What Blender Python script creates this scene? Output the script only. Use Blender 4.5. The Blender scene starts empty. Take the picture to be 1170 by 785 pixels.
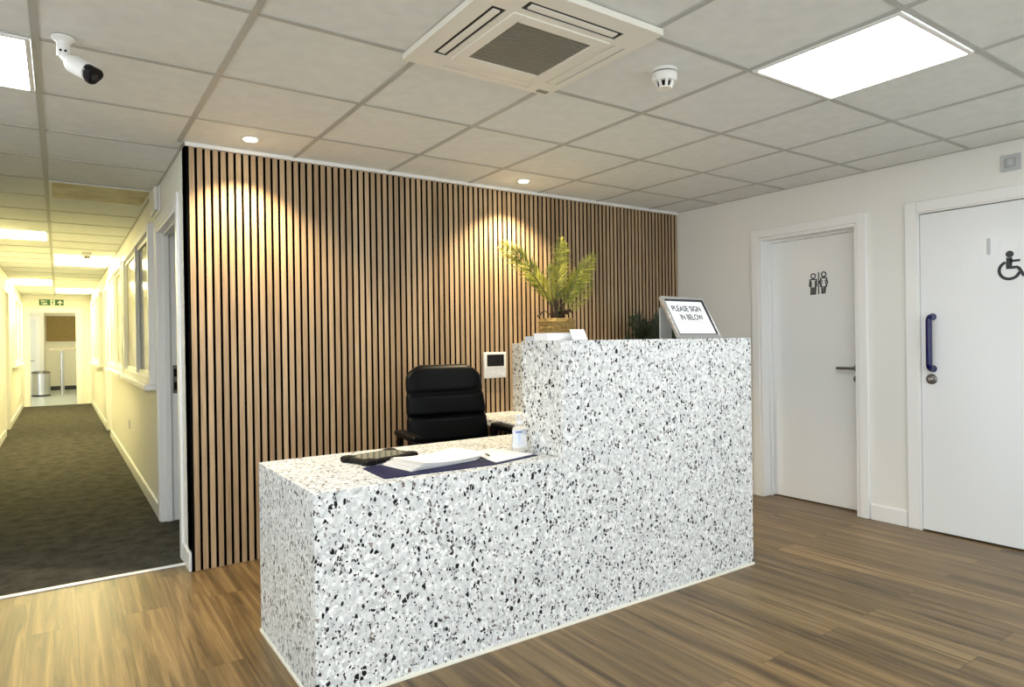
import bpy, bmesh, math, random
from mathutils import Vector, Matrix
random.seed(7)
scene = bpy.context.scene
COL = scene.collection
PI = math.pi

# ------------------------------------------------------------------ dimensions (metres)
H = 2.348            # ceiling height
XR = 3.9256          # wall with the toilet doors
YR = -5.6            # wall behind the camera
XL = -3.4            # left end of the lobby
CE = 13.2            # far end of the corridor
CL = -1.22           # left corridor wall
TH = 0.16            # carpet threshold

# ------------------------------------------------------------------ materials
def mat(name, color, rough=0.5, metal=0.0, spec=0.5, **kw):
    m = bpy.data.materials.new(name); m.use_nodes = True
    b = m.node_tree.nodes['Principled BSDF']
    b.inputs['Base Color'].default_value = (*color, 1)
    b.inputs['Roughness'].default_value = rough
    b.inputs['Metallic'].default_value = metal
    b.inputs['Specular IOR Level'].default_value = spec
    for k, v in kw.items():
        b.inputs[k.replace('_', ' ')].default_value = v
    return m
def nodes(m):
    t = m.node_tree
    return t, t.nodes['Principled BSDF'], t.nodes.new, t.links.new
def bumpy(m, scale, strength, dist=0.002, detail=4, stretch=None):
    t, b, N, L = nodes(m)
    g = N('ShaderNodeNewGeometry'); n = N('ShaderNodeTexNoise'); bp = N('ShaderNodeBump')
    n.inputs['Scale'].default_value = scale; n.inputs['Detail'].default_value = detail
    src = g.outputs['Position']
    if stretch:
        mp = N('ShaderNodeMapping'); mp.inputs['Scale'].default_value = stretch
        L(src, mp.inputs['Vector']); src = mp.outputs['Vector']
    L(src, n.inputs['Vector']); L(n.outputs['Fac'], bp.inputs['Height'])
    bp.inputs['Strength'].default_value = strength; bp.inputs['Distance'].default_value = dist
    L(bp.outputs['Normal'], b.inputs['Normal'])
    return m
def varied(m, c1, c2, scale, detail=5, stretch=None, lo=.35, hi=.65):
    t, b, N, L = nodes(m)
    g = N('ShaderNodeNewGeometry'); n = N('ShaderNodeTexNoise'); r = N('ShaderNodeValToRGB')
    n.inputs['Scale'].default_value = scale; n.inputs['Detail'].default_value = detail
    src = g.outputs['Position']
    if stretch:
        mp = N('ShaderNodeMapping'); mp.inputs['Scale'].default_value = stretch
        L(src, mp.inputs['Vector']); src = mp.outputs['Vector']
    L(src, n.inputs['Vector']); L(n.outputs['Fac'], r.inputs['Fac'])
    e = r.color_ramp.elements
    e[0].position = lo; e[0].color = (*c1, 1); e[1].position = hi; e[1].color = (*c2, 1)
    L(r.outputs['Color'], b.inputs['Base Color'])
    return m

M = {}
M['wall'] = bumpy(mat('wall_paint', (.80, .80, .765), .55), 60, .06)
M['wall_cor'] = bumpy(mat('corridor_paint', (.80, .79, .73), .55), 60, .06)
M['gloss'] = bumpy(mat('white_gloss_paint', (.82, .84, .85), .17), 9, .05, .004, 2)
M['trim'] = mat('white_satin_trim', (.84, .845, .84), .3)
M['tile'] = bumpy(varied(mat('ceiling_tile', (.8, .79, .75), .9), (.735, .765, .745), (.785, .81, .79), 14, 8), 180, .25, .002)
M['tee'] = mat('ceiling_tee', (.45, .46, .435), .5)
M['white'] = mat('white_plastic', (.82, .82, .80), .35)
M['cream'] = mat('cream_plastic', (.85, .835, .755), .4)
M['black'] = mat('black_plastic', (.004, .004, .005), .3, spec=.2)
M['rubber'] = mat('black_rubber', (.005, .005, .006), .5, spec=.15)
M['leather'] = bumpy(mat('black_leather', (.0018, .0022, .003), .42, spec=.09), 240, .12, .001)
M['felt'] = mat('black_felt', (.003, .003, .003), .95, spec=.0)
M['grey'] = mat('grey_plastic', (.42, .43, .42), .4)
M['dgrey'] = mat('dark_grey_vinyl', (.022, .024, .03), .45)
M['mgrey'] = mat('mid_grey_vinyl', (.16, .16, .17), .5)
M['lgrey'] = mat('light_grey_vinyl', (.50, .52, .54), .4)
M['steel'] = mat('brushed_steel', (.62, .62, .61), .28, 1)
M['dsteel'] = mat('dark_satin_steel', (.22, .21, .20), .3, 1)
M['chrome'] = mat('chrome', (.75, .75, .76), .12, 1)
M['navy'] = mat('navy_folder_card', (.005, .011, .060), .45, spec=.15)
M['blue'] = mat('royal_blue_gloss_coat', (.004, .005, .075), .2)
M['paper'] = mat('white_paper', (.88, .88, .88), .7)
M['paper2'] = mat('white_card_grey_edge', (.60, .62, .66), .6)
M['green_sign'] = mat('green_sign', (.015, .12, .035), .4)
M['sign_white'] = mat('sign_white', (.82, .88, .78), .5)
M['ink'] = mat('dark_ink', (.03, .045, .06), .6)
M['blueink'] = mat('blue_label_print', (.06, .11, .50), .5)
M['lglue'] = mat('pale_blue_label_print', (.42, .55, .80), .5)
M['strip'] = mat('cream_edge_strip', (.86, .84, .74), .35)
M['screen'] = mat('black_glass_screen', (.004, .004, .005), .08)
M['tabscreen'] = mat('tablet_glass_reflection', (.20, .22, .18), .05)  # grey-green base colour stands in for the slat wall's reflection
M['frostA'] = mat('window_glass_dim', (.17, .175, .14), .1)
M['frostB'] = mat('window_glass_blind', (.62, .59, .42), .14)
M['board'] = varied(mat('brown_board', (.26, .19, .08), .9), (.25, .18, .075), (.33, .245, .11), 30)
M['beige'] = mat('beige_laminate', (.68, .60, .42), .4)
M['vinyl'] = varied(mat('grey_blue_vinyl', (.42, .47, .48), .3), (.38, .43, .45), (.46, .51, .52), 20)
M['skirt_dark'] = mat('dark_skirting', (.03, .035, .045), .5)
M['stone_pot'] = mat('dark_pot', (.03, .03, .028), .6)
M['soil'] = mat('brown_fibre', (.055, .035, .02), .9)
M['lens'] = mat('camera_lens_glass', (.02, .018, .015), .05)

def emis(name, color, strength):
    m = bpy.data.materials.new(name); m.use_nodes = True
    b = m.node_tree.nodes['Principled BSDF']
    b.inputs['Base Color'].default_value = (.8, .8, .8, 1)
    b.inputs['Emission Color'].default_value = (*color, 1)
    b.inputs['Emission Strength'].default_value = strength
    return m
M['panel'] = emis('cool_white_light_panel', (.94, .975, 1.0), 11.0)
M['panel_warm'] = emis('warm_corridor_light_panel', (1.0, .86, .42), 17.5)
M['spot_lens'] = emis('warm_downlight_lens', (1.0, .84, .55), 45)
M['unlit'] = varied(mat('stained_unlit_diffuser', (.5, .45, .25), .5), (.38, .33, .17), (.58, .54, .36), 6, 6)

# clear plastic of the bottle
m = mat('clear_plastic', (.93, .96, 1.0), .08); M['clear'] = m
m.node_tree.nodes['Principled BSDF'].inputs['Transmission Weight'].default_value = .8
m.node_tree.nodes['Principled BSDF'].inputs['IOR'].default_value = 1.2
M['clear_label'] = mat('translucent_white_label', (.80, .86, .97), .3, Alpha=.55)
m = mat('blind_glass', (.75, .72, .6), .1)

def wood_floor():
    m = mat('oak_plank_vinyl', (.3, .2, .1), .36, spec=.38); t, b, N, L = nodes(m)
    g = N('ShaderNodeNewGeometry'); sep = N('ShaderNodeSeparateXYZ'); cmb = N('ShaderNodeCombineXYZ')
    L(g.outputs['Position'], sep.inputs[0]); L(sep.outputs['Y'], cmb.inputs['X']); L(sep.outputs['X'], cmb.inputs['Y'])
    br = N('ShaderNodeTexBrick'); L(cmb.outputs[0], br.inputs['Vector'])
    br.offset = .37; br.offset_frequency = 2
    for k, v in (('Scale', 1), ('Mortar Size', .0012), ('Mortar Smooth', .3), ('Bias', 0), ('Brick Width', 1.22), ('Row Height', .178)):
        br.inputs[k].default_value = v
    br.inputs['Color1'].default_value = (0, 0, 0, 1); br.inputs['Color2'].default_value = (1, 1, 1, 1); br.inputs['Mortar'].default_value = (.5, .5, .5, 1)
    # per plank shift of the grain
    add = N('ShaderNodeVectorMath'); add.operation = 'MULTIPLY_ADD'
    L(br.outputs['Color'], add.inputs[0]); add.inputs[1].default_value = (7.3, 3.1, 5.7); L(g.outputs['Position'], add.inputs[2])
    mp = N('ShaderNodeMapping'); mp.inputs['Scale'].default_value = (13, .55, 1); L(add.outputs[0], mp.inputs['Vector'])
    n1 = N('ShaderNodeTexNoise'); n1.inputs['Scale'].default_value = 1.6; n1.inputs['Detail'].default_value = 7; n1.inputs['Roughness'].default_value = .62
    n1.inputs['Distortion'].default_value = .8
    L(mp.outputs[0], n1.inputs['Vector'])
    mp2 = N('ShaderNodeMapping'); mp2.inputs['Scale'].default_value = (70, 2.2, 1); L(add.outputs[0], mp2.inputs['Vector'])
    n2 = N('ShaderNodeTexNoise'); n2.inputs['Scale'].default_value = 1.5; n2.inputs['Detail'].default_value = 4
    L(mp2.outputs[0], n2.inputs['Vector'])
    r = N('ShaderNodeValToRGB'); L(n1.outputs['Fac'], r.inputs['Fac'])
    e = r.color_ramp.elements; e[0].position = .30; e[0].color = (.052, .032, .013, 1); e[1].position = .70; e[1].color = (.32, .218, .098, 1)
    e2 = r.color_ramp.elements.new(.5); e2.color = (.172, .113, .048, 1)
    mixf = N('ShaderNodeMixRGB'); mixf.blend_type = 'MULTIPLY'; mixf.inputs['Fac'].default_value = .4
    r2 = N('ShaderNodeValToRGB'); L(n2.outputs['Fac'], r2.inputs['Fac'])
    r2.color_ramp.elements[0].position = .3; r2.color_ramp.elements[0].color = (.55, .5, .45, 1); r2.color_ramp.elements[1].position = .65
    L(r.outputs['Color'], mixf.inputs['Color1']); L(r2.outputs['Color'], mixf.inputs['Color2'])
    # plank tone
    mt = N('ShaderNodeMixRGB'); mt.blend_type = 'MULTIPLY'; mt.inputs['Fac'].default_value = 1
    r3 = N('ShaderNodeValToRGB'); L(br.outputs['Color'], r3.inputs['Fac'])
    r3.color_ramp.elements[0].color = (.80, .80, .80, 1); r3.color_ramp.elements[1].color = (1.15, 1.13, 1.1, 1)
    L(mixf.outputs[0], mt.inputs['Color1']); L(r3.outputs['Color'], mt.inputs['Color2'])
    mm = N('ShaderNodeMixRGB'); L(br.outputs['Fac'], mm.inputs['Fac']); L(mt.outputs[0], mm.inputs['Color1']); mm.inputs['Color2'].default_value = (.07, .045, .022, 1)
    L(mm.outputs[0], b.inputs['Base Color'])
    bp = N('ShaderNodeBump'); bp.inputs['Strength'].default_value = .12; bp.inputs['Distance'].default_value = .002
    L(n2.outputs['Fac'], bp.inputs['Height']); L(bp.outputs[0], b.inputs['Normal'])
    return m
M['floor'] = wood_floor()

def terrazzo(name, sx=1.0):
    m = mat(name, (.85, .86, .86), .38, spec=.12); t, b, N, L = nodes(m)
    g = N('ShaderNodeNewGeometry')
    wn = N('ShaderNodeTexNoise'); wn.inputs['Scale'].default_value = 55; wn.inputs['Detail'].default_value = 2
    L(g.outputs['Position'], wn.inputs['Vector'])
    wm = N('ShaderNodeVectorMath'); wm.operation = 'MULTIPLY_ADD'
    L(wn.outputs['Color'], wm.inputs[0]); wm.inputs[1].default_value = (.016, .016, .016); L(g.outputs['Position'], wm.inputs[2])
    pos = wm.outputs[0]
    col = None
    # mottled ground
    base = N('ShaderNodeTexNoise'); base.inputs['Scale'].default_value = 42; base.inputs['Detail'].default_value = 5
    L(g.outputs['Position'], base.inputs['Vector'])
    rb = N('ShaderNodeValToRGB'); L(base.outputs['Fac'], rb.inputs['Fac'])
    e = rb.color_ramp.elements; e[0].position = .36; e[0].color = (.56, .585, .585, 1); e[1].position = .66; e[1].color = (.77, .785, .78, 1)
    col = rb.outputs['Color']
    def layer(col, scale, frac, edge, ramp, off, rot=(0.3, .5, .8)):
        mp = N('ShaderNodeMapping'); mp.inputs['Location'].default_value = off; mp.inputs['Rotation'].default_value = rot
        mp.inputs['Scale'].default_value = (1.0, 1.0, .72)
        L(pos, mp.inputs['Vector'])
        v = N('ShaderNodeTexVoronoi'); v.feature = 'F1'; v.inputs['Scale'].default_value = scale; v.inputs['Randomness'].default_value = 1
        d = N('ShaderNodeTexVoronoi'); d.feature = 'DISTANCE_TO_EDGE'; d.inputs['Scale'].default_value = scale; d.inputs['Randomness'].default_value = 1
        L(mp.outputs[0], v.inputs['Vector']); L(mp.outputs[0], d.inputs['Vector'])
        s = N('ShaderNodeSeparateColor'); L(v.outputs['Color'], s.inputs[0])
        lt = N('ShaderNodeMath'); lt.operation = 'LESS_THAN'; L(s.outputs[0], lt.inputs[0]); lt.inputs[1].default_value = frac
        # varied shrink
        ed = N('ShaderNodeMath'); ed.operation = 'MULTIPLY_ADD'; L(s.outputs[2], ed.inputs[0]); ed.inputs[1].default_value = edge; ed.inputs[2].default_value = edge * .35
        gt = N('ShaderNodeMath'); gt.operation = 'GREATER_THAN'; L(d.outputs['Distance'], gt.inputs[0]); L(ed.outputs[0], gt.inputs[1])
        f = N('ShaderNodeMath'); f.operation = 'MULTIPLY'; L(lt.outputs[0], f.inputs[0]); L(gt.outputs[0], f.inputs[1])
        r = N('ShaderNodeValToRGB'); r.color_ramp.interpolation = 'CONSTANT'; L(s.outputs[1], r.inputs['Fac'])
        el = r.color_ramp.elements
        el[0].position = 0; el[0].color = (*ramp[0][1], 1); el[1].position = ramp[1][0]; el[1].color = (*ramp[1][1], 1)
        for p, c in ramp[2:]:
            q = el.new(p); q.color = (*c, 1)
        mx = N('ShaderNodeMixRGB'); L(f.outputs[0], mx.inputs['Fac']); L(col, mx.inputs['Color1']); L(r.outputs['Color'], mx.inputs['Color2'])
        return mx.outputs[0]
    pale = [(0, (.88, .89, .88)), (.35, (.58, .605, .61)), (.6, (.74, .76, .765)), (.86, (.48, .50, .505))]
    dark = [(0, (.008, .008, .010)), (.62, (.03, .024, .022)), (.76, (.17, .14, .13)), (.90, (.30, .26, .24))]
    tiny = [(0, (.016, .016, .018)), (.42, (.12, .11, .11)), (.70, (.38, .37, .365))]
    col = layer(col, 92, .5, .06, pale, (3.1, .7, 9.2))
    col = layer(col, 120, .20, .16, tiny, (1.7, 5.2, .3), (.9, .1, .4))
    col = layer(col, 78, .15, .15, dark, (8.7, 2.2, 4.3), (.2, 1.1, .6))
    L(col, b.inputs['Base Color'])
    return m
M['terrazzo'] = terrazzo('white_terrazzo')

def slat_wood():
    m = mat('oak_slat_veneer', (.4, .28, .16), .45); t, b, N, L = nodes(m)
    g = N('ShaderNodeNewGeometry')
    rnd = N('ShaderNodeVectorMath'); rnd.operation = 'SNAP'; L(g.outputs['Position'], rnd.inputs[0]); rnd.inputs[1].default_value = (.0404, 50, 50)
    wn = N('ShaderNodeTexWhiteNoise'); L(rnd.outputs[0], wn.inputs['Vector'])
    mp = N('ShaderNodeMapping'); mp.inputs['Scale'].default_value = (160, 1, 4); L(g.outputs['Position'], mp.inputs['Vector'])
    n = N('ShaderNodeTexNoise'); n.inputs['Scale'].default_value = 1; n.inputs['Detail'].default_value = 6; L(mp.outputs[0], n.inputs['Vector'])
    ad = N('ShaderNodeMath'); ad.operation = 'MULTIPLY_ADD'; L(wn.outputs['Value'], ad.inputs[0]); ad.inputs[1].default_value = .28; L(n.outputs['Fac'], ad.inputs[2])
    r = N('ShaderNodeValToRGB'); L(ad.outputs[0], r.inputs['Fac'])
    e = r.color_ramp.elements; e[0].position = .38; e[0].color = (.255, .170, .094, 1); e[1].position = .90; e[1].color = (.515, .375, .232, 1)
    L(r.outputs['Color'], b.inputs['Base Color'])
    return m
M['slat'] = slat_wood()

def carpet():
    m = mat('grey_carpet', (.06, .058, .045), .95, spec=.1); t, b, N, L = nodes(m)
    g = N('ShaderNodeNewGeometry')
    n = N('ShaderNodeTexNoise'); n.inputs['Scale'].default_value = 9; n.inputs['Detail'].default_value = 9; n.inputs['Roughness'].default_value = .7
    L(g.outputs['Position'], n.inputs['Vector'])
    r = N('ShaderNodeValToRGB'); L(n.outputs['Fac'], r.inputs['Fac'])
    e = r.color_ramp.elements; e[0].position = .36; e[0].color = (.036, .035, .030, 1); e[1].position = .64; e[1].color = (.088, .084, .068, 1)
    L(r.outputs['Color'], b.inputs['Base Color'])
    n2 = N('ShaderNodeTexNoise'); n2.inputs['Scale'].default_value = 260; n2.inputs['Detail'].default_value = 2; L(g.outputs['Position'], n2.inputs['Vector'])
    bp = N('ShaderNodeBump'); bp.inputs['Strength'].default_value = .6; bp.inputs['Distance'].default_value = .004
    L(n2.outputs['Fac'], bp.inputs['Height']); L(bp.outputs[0], b.inputs['Normal'])
    return m
M['carpet'] = carpet()
M['leaf'] = varied(mat('palm_leaf', (.2, .24, .04), .42), (.10, .125, .012), (.38, .38, .06), 7)
M['leaf2'] = varied(mat('shaded_dark_leaf', (.02, .035, .014), .5), (.012, .022, .010), (.035, .055, .02), 12)  # leaf green also darkened for the shade away from the downlights
M['stem'] = mat('palm_stem', (.10, .115, .035), .55)
M['basket'] = bumpy(varied(mat('woven_straw', (.30, .2, .06), .8), (.19, .12, .03), (.40, .28, .095), 45, stretch=(1, 1, 2.5)), 120, .8, .006)
M['ac_grill'] = mat('grille_dark', (.055, .054, .045), .6)
M['ac_bar'] = mat('grille_bar', (.27, .26, .21), .5)

# ------------------------------------------------------------------ mesh builder
class MB:
    def __init__(s): s.v = []; s.f = []; s.m = []
    def add(s, vs, fs, mi=0):
        o = len(s.v); s.v += [Vector(v) for v in vs]
        for f in fs: s.f.append([o + i for i in f]); s.m.append(mi)
        return s
    def box(s, a, b, mi=0, fm=None):
        x0, y0, z0 = [min(a[i], b[i]) for i in range(3)]; x1, y1, z1 = [max(a[i], b[i]) for i in range(3)]
        vs = [(x0,y0,z0),(x1,y0,z0),(x1,y1,z0),(x0,y1,z0),(x0,y0,z1),(x1,y0,z1),(x1,y1,z1),(x0,y1,z1)]
        s.add(vs, [(0,3,2,1),(4,5,6,7),(0,1,5,4),(1,2,6,5),(2,3,7,6),(3,0,4,7)], mi)
        return s
    def obox(s, c, size, R, mi=0):
        h = [x / 2 for x in size]; c = Vector(c); vs = []
        for z in (-1, 1):
            for x, y in ((-1,-1),(1,-1),(1,1),(-1,1)):
                vs.append(c + R @ Vector((x*h[0], y*h[1], z*h[2])))
        s.add(vs, [(0,3,2,1),(4,5,6,7),(0,1,5,4),(1,2,6,5),(2,3,7,6),(3,0,4,7)], mi); return s
    def loft(s, rings, closed=True, cap=True, mi=0):
        n = len(rings[0]); vs = [p for r in rings for p in r]; fs = []
        for i in range(len(rings) - 1):
            for j in range(n if closed else n - 1):
                k = (j + 1) % n
                fs.append((i*n+j, i*n+k, (i+1)*n+k, (i+1)*n+j))
        if cap and closed:
            fs.append(tuple(range(n - 1, -1, -1))); fs.append(tuple((len(rings)-1)*n + j for j in range(n)))
        s.add(vs, fs, mi); return s
    def tube(s, pts, r, n=10, mi=0, cap=True):
        pts = [Vector(p) for p in pts]; rs = r if isinstance(r, (list, tuple)) else [r] * len(pts)
        rings = []; up = None
        for i, p in enumerate(pts):
            d = (pts[min(i+1, len(pts)-1)] - pts[max(i-1, 0)]).normalized()
            if up is None: up = d.orthogonal().normalized()
            up = (up - d * up.dot(d)).normalized(); sd = d.cross(up)
            rings.append([p + rs[i] * (math.cos(2*PI*j/n) * up + math.sin(2*PI*j/n) * sd) for j in range(n)])
        return s.loft(rings, True, cap, mi)
    def lathe(s, prof, c=(0,0,0), n=32, R=None, mi=0, cap=True):
        c = Vector(c); R = R or Matrix.Identity(3)
        rings = [[c + R @ Vector((r*math.cos(2*PI*j/n), r*math.sin(2*PI*j/n), z)) for j in range(n)] for r, z in prof]
        return s.loft(rings, True, cap, mi)
    def prism(s, poly, o, u, v, n, d, mi=0):
        o, u, v, n = Vector(o), Vector(u), Vector(v), Vector(n); k = len(poly)
        a = [o + u*p[0] + v*p[1] for p in poly]; b = [q + n*d for q in a]
        s.add(a + b, [tuple(range(k-1, -1, -1)), tuple(range(k, 2*k))] + [(i, (i+1) % k, k+(i+1) % k, k+i) for i in range(k)], mi); return s
    def stroke(s, pts, w, o, u, v, n, d, closed=False, mi=0):
        pts = [Vector((p[0], p[1])) for p in pts]; k = len(pts); A = []; B = []
        for i in range(k):
            p0 = pts[i-1] if (i > 0 or closed) else pts[i]; p1 = pts[(i+1) % k] if (i < k-1 or closed) else pts[i]
            t = (p1 - p0)
            t = t.normalized() if t.length else Vector((1, 0)); nn = Vector((-t.y, t.x))
            if (i > 0 and i < k-1) or closed:
                e = (pts[i] - p0).normalized(); ne = Vector((-e.y, e.x)); sc = 1 / max(.5, nn.dot(ne))
            else: sc = 1
            A.append(pts[i] + nn*w/2*sc); B.append(pts[i] - nn*w/2*sc)
        for i in range(k if closed else k-1):
            j = (i+1) % k
            s.prism([B[i], B[j], A[j], A[i]], o, u, v, n, d, mi)
        return s
    def build(s, name, mats, parent=None, bevel=0, smooth=False, angle=35, segs=2, world=True):
        me = bpy.data.meshes.new(name)
        off = parent_world(parent) if (parent and world) else Vector((0, 0, 0))
        me.from_pydata([v - off for v in s.v], [], s.f)
        for m_ in (mats if isinstance(mats, (list, tuple)) else [mats]): me.materials.append(m_)
        for p, mi in zip(me.polygons, s.m): p.material_index = mi
        bm = bmesh.new(); bm.from_mesh(me); bmesh.ops.recalc_face_normals(bm, faces=bm.faces); bm.to_mesh(me); bm.free()
        if smooth or bevel:
            for p in me.polygons: p.use_smooth = True
            me.set_sharp_from_angle(angle=math.radians(angle))
        o = bpy.data.objects.new(name, me); COL.objects.link(o)
        if parent: o.parent = parent
        if bevel:
            b = o.modifiers.new('bevel', 'BEVEL'); b.width = bevel; b.segments = segs; b.limit_method = 'ANGLE'; b.angle_limit = math.radians(40)
            b.harden_normals = False
        return o
def parent_world(p):
    v = Vector((0, 0, 0))
    while p: v += Vector(p.location); p = p.parent
    return v
def tag(o, label, cat, group=None, kind=None):
    o['label'] = label; o['category'] = cat
    if group: o['group'] = group
    if kind: o['kind'] = kind
    return o
def thing(name, label, cat, loc, rz=0, group=None):
    o = bpy.data.objects.new(name, None); COL.objects.link(o); o.empty_display_size = .1
    o.location = loc; o.rotation_euler = (0, 0, rz)
    return tag(o, label, cat, group)
def structure(o): o['kind'] = 'structure'; return o
def sempty(name, loc):
    o = bpy.data.objects.new(name, None); COL.objects.link(o); o.location = loc; o['kind'] = 'structure'; return o
def copy_tree(o, parent=None):
    c = o.copy(); COL.objects.link(c)
    if parent: c.parent = parent
    for ch in [x for x in bpy.data.objects if x.parent == o]: copy_tree(ch, c)
    return c
def text_mesh(txt, size, o, u, v, n, d, align='LEFT', bold=0.0, sx=1.0):
    cu = bpy.data.curves.new('t', 'FONT'); cu.body = txt; cu.size = size; cu.align_x = align; cu.extrude = 0; cu.offset = bold
    ob = bpy.data.objects.new('t', cu); COL.objects.link(ob)
    bpy.context.view_layer.update()
    me = bpy.data.meshes.new_from_object(ob.evaluated_get(bpy.context.evaluated_depsgraph_get()))
    bpy.data.objects.remove(ob); bpy.data.curves.remove(cu)
    bm = bmesh.new(); bm.from_mesh(me)
    r = bmesh.ops.extrude_face_region(bm, geom=bm.faces[:])
    for g in r['geom']:
        if isinstance(g, bmesh.types.BMVert): g.co.z += d
    o, u, v, n = Vector(o), Vector(u), Vector(v), Vector(n)
    mb = MB(); bm.verts.index_update()
    vs = [o + u*(p.co.x*sx) + v*p.co.y + n*p.co.z for p in bm.verts]
    mb.add(vs, [tuple(q.index for q in f.verts) for f in bm.faces]); bm.free(); bpy.data.meshes.remove(me)
    return mb
def circ(cx, cy, r, n=24, a0=0, a1=2*PI, end=False):
    k = n + 1 if end else n
    return [(cx + r*math.cos(a0 + (a1-a0)*i/n), cy + r*math.sin(a0 + (a1-a0)*i/n)) for i in range(k)]

# ------------------------------------------------------------------ the setting
structure(MB().box((XL, YR, -.1), (XR + .25, TH, 0)).build('floor', M['floor']))
fc = structure(MB().box((CL - .12, TH, -.1), (XR + .25, CE, 0)).build('floor', M['carpet'])); fc.name = 'floor_corridor'
fb = structure(MB().box((-2.6, CE, -.1), (1.2, 19.5, 0)).build('floor', M['vinyl'])); fb.name = 'floor_tea_room'
structure(MB().box((CL, TH - .018, 0), (0, TH + .018, .006)).build('trim_1', M['steel'] if 0 else M['trim'], bevel=.002))

ceil = structure(MB().box((XL, YR, H), (XR + .25, 0.0, H + .1)).box((CL - .12, 0, H), (XR + .25, CE, H + .1)).build('ceiling', M['tile']))
tee = MB(); tw = .012
gx = [-0.64 - .6*i for i in range(5)] + [-.03 + .6*i + (.0 if i else 0) for i in range(0, 1)] + [.583, 1.188, 1.787, 2.388, 2.978, 3.572]
gy = [-.457 - .608*j for j in range(9)]
for x in gx: tee.box((x - tw, YR, H - .004), (x + tw, 0, H))
for y in gy: tee.box((XL, y - tw, H - .0035), (XR, y + tw, H))
for k in range(0, 23):
    y = .14 + .6*k
    if y < CE: tee.box((CL, y - tw, H - .0035), (0, y + tw, H))
tee.box((-.64 - tw, 0, H - .004), (-.64 + tw, CE, H)); tee.box((-.012, 0, H - .004), (0, CE, H)); tee.box((CL, 0, H - .004), (CL + .012, CE, H))
tee.box((XR - .015, YR, H - .004), (XR, 0, H))
tee.build('ceiling_grid', M['tee'], ceil)

# back wall behind the slats
wb = structure(MB().box((0, .012, 0), (XR + .25, .13, H)).build('wall_back', M['wall']))
MB().box((.0002, .004, .001), (XR - .001, .0118, 2.326)).box((.0002, -.011, .001), (.0128, .004, 2.326)).build('felt_backing', M['felt'], wb)
sl = MB(); k = 0; x = .014
while x + .027 < XR - .002:
    x0, x1, y0, y1, z0, z1 = x, x + .0268, -.011, .004, .002, 2.3255
    sl.add([(x0,y0,z0),(x1,y0,z0),(x1,y0,z1),(x0,y0,z1),(x0,y1,z0),(x1,y1,z0),(x1,y1,z1),(x0,y1,z1)], [(0,1,2,3)], 0)
    o_ = len(sl.v) - 8
    for f in ((0,3,7,4),(1,5,6,2),(3,2,6,7),(0,4,5,1)): sl.f.append([o_ + i for i in f]); sl.m.append(1)
    x += .0404; k += 1
so = sl.build('slat_cladding', [M['slat'], M['felt']], wb)
structure(MB().box((-.004, -.020, 2.3262), (XR, .0, H - .0005)).build('trim_2', M['trim']))

# right wall with the two toilet doors
D1 = (-.832, -1.601); D2 = (-1.982, -2.93); ZD1 = 2.011; ZD2 = 2.014
w = MB()
for a, b in ((.012, D1[0]), (D1[1], D2[0]), (D2[1], YR)): w.box((XR, a, 0), (XR + .2, b, H))
w.box((XR, D1[0], ZD1), (XR + .2, D1[1], H)); w.box((XR, D2[0], ZD2), (XR + .2, D2[1], H))
structure(w.build('wall_right', M['wall']))
structure(MB().box((XR + .2, -.6, 0), (XR + .24, -3.2, H)).build('wall_behind_doors', M['wall']))
sk = MB()
for a, b in ((-.01, -.769), (-1.674, -1.905), (-3.0, YR + .01)): sk.box((XR - .014, a, 0), (XR, b, .10)); sk.box((XR - .010, a, .10), (XR, b, .106))
structure(sk.build('baseboard_right', M['trim'], bevel=.003))

def door_frame(parent, ya, yb, zt, wa, x0=XR, depth=.2, proud=.018):
    f = MB()
    f.box((x0 - proud, ya + wa, 0), (x0 - .0002, ya - .0, zt + wa)); f.box((x0 - proud, yb, 0), (x0 - .0002, yb - wa, zt + wa)); f.box((x0 - proud, ya, zt), (x0 - .0002, yb, zt + wa))
    o = f.build('architrave', M['trim'], parent, bevel=.004)
    return o
# door 1
d1 = sempty('door_1', (XR, -1.2165, 0))
door_frame(d1, D1[0], D1[1], ZD1, .064)
j = MB()
j.box((XR - .012, D1[0] - .0002, 0), (XR + .19, D1[0] - .022, ZD1 - .0002)); j.box((XR - .012, D1[1] + .0002, 0), (XR + .19, D1[1] + .022, ZD1 - .0002)); j.box((XR - .012, D1[0] - .022, ZD1 - .022), (XR + .19, D1[1] + .022, ZD1 - .0003))
j.box((XR + .075, D1[0] - .022, 0), (XR + .112, D1[0] - .036, ZD1 - .022)); j.box((XR + .075, D1[1] + .022, 0), (XR + .112, D1[1] + .036, ZD1 - .022)); j.box((XR + .075, D1[0] - .03, ZD1 - .022), (XR + .112, D1[1] + .03, ZD1 - .038))
j.build('frame', M['trim'], d1, bevel=.003)
X1 = XR + .113
MB().box((X1, D1[0] - .024, .008), (X1 + .044, D1[1] + .024, ZD1 - .024)).build('leaf', M['gloss'], d1, bevel=.002)
hb = MB(); RY = Matrix.Rotation(-PI/2, 3, 'Y')
hy = -1.530
hb.lathe([(.026, 0), (.026, .006), (.022, .010), (.012, .012), (.0105, .05)], (X1 - .0002, hy, 1.012), 24, RY)
hb.tube([(X1 - .05, hy - .006, 1.012), (X1 - .053, hy + .03, 1.012), (X1 - .053, hy + .118, 1.012), (X1 - .040, hy + .128, 1.012)], .0098, 12)
hl = hb.build('lever_handle', M['dsteel'], d1, smooth=True); hl['label'] = 'satin steel lever handle'
MB().lathe([(.026, 0), (.026, .006), (.02, .009), (.008, .010)], (X1 - .0002, hy + .002, .936), 24, RY).build('lock_escutcheon', M['dsteel'], d1, smooth=True)
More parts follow.
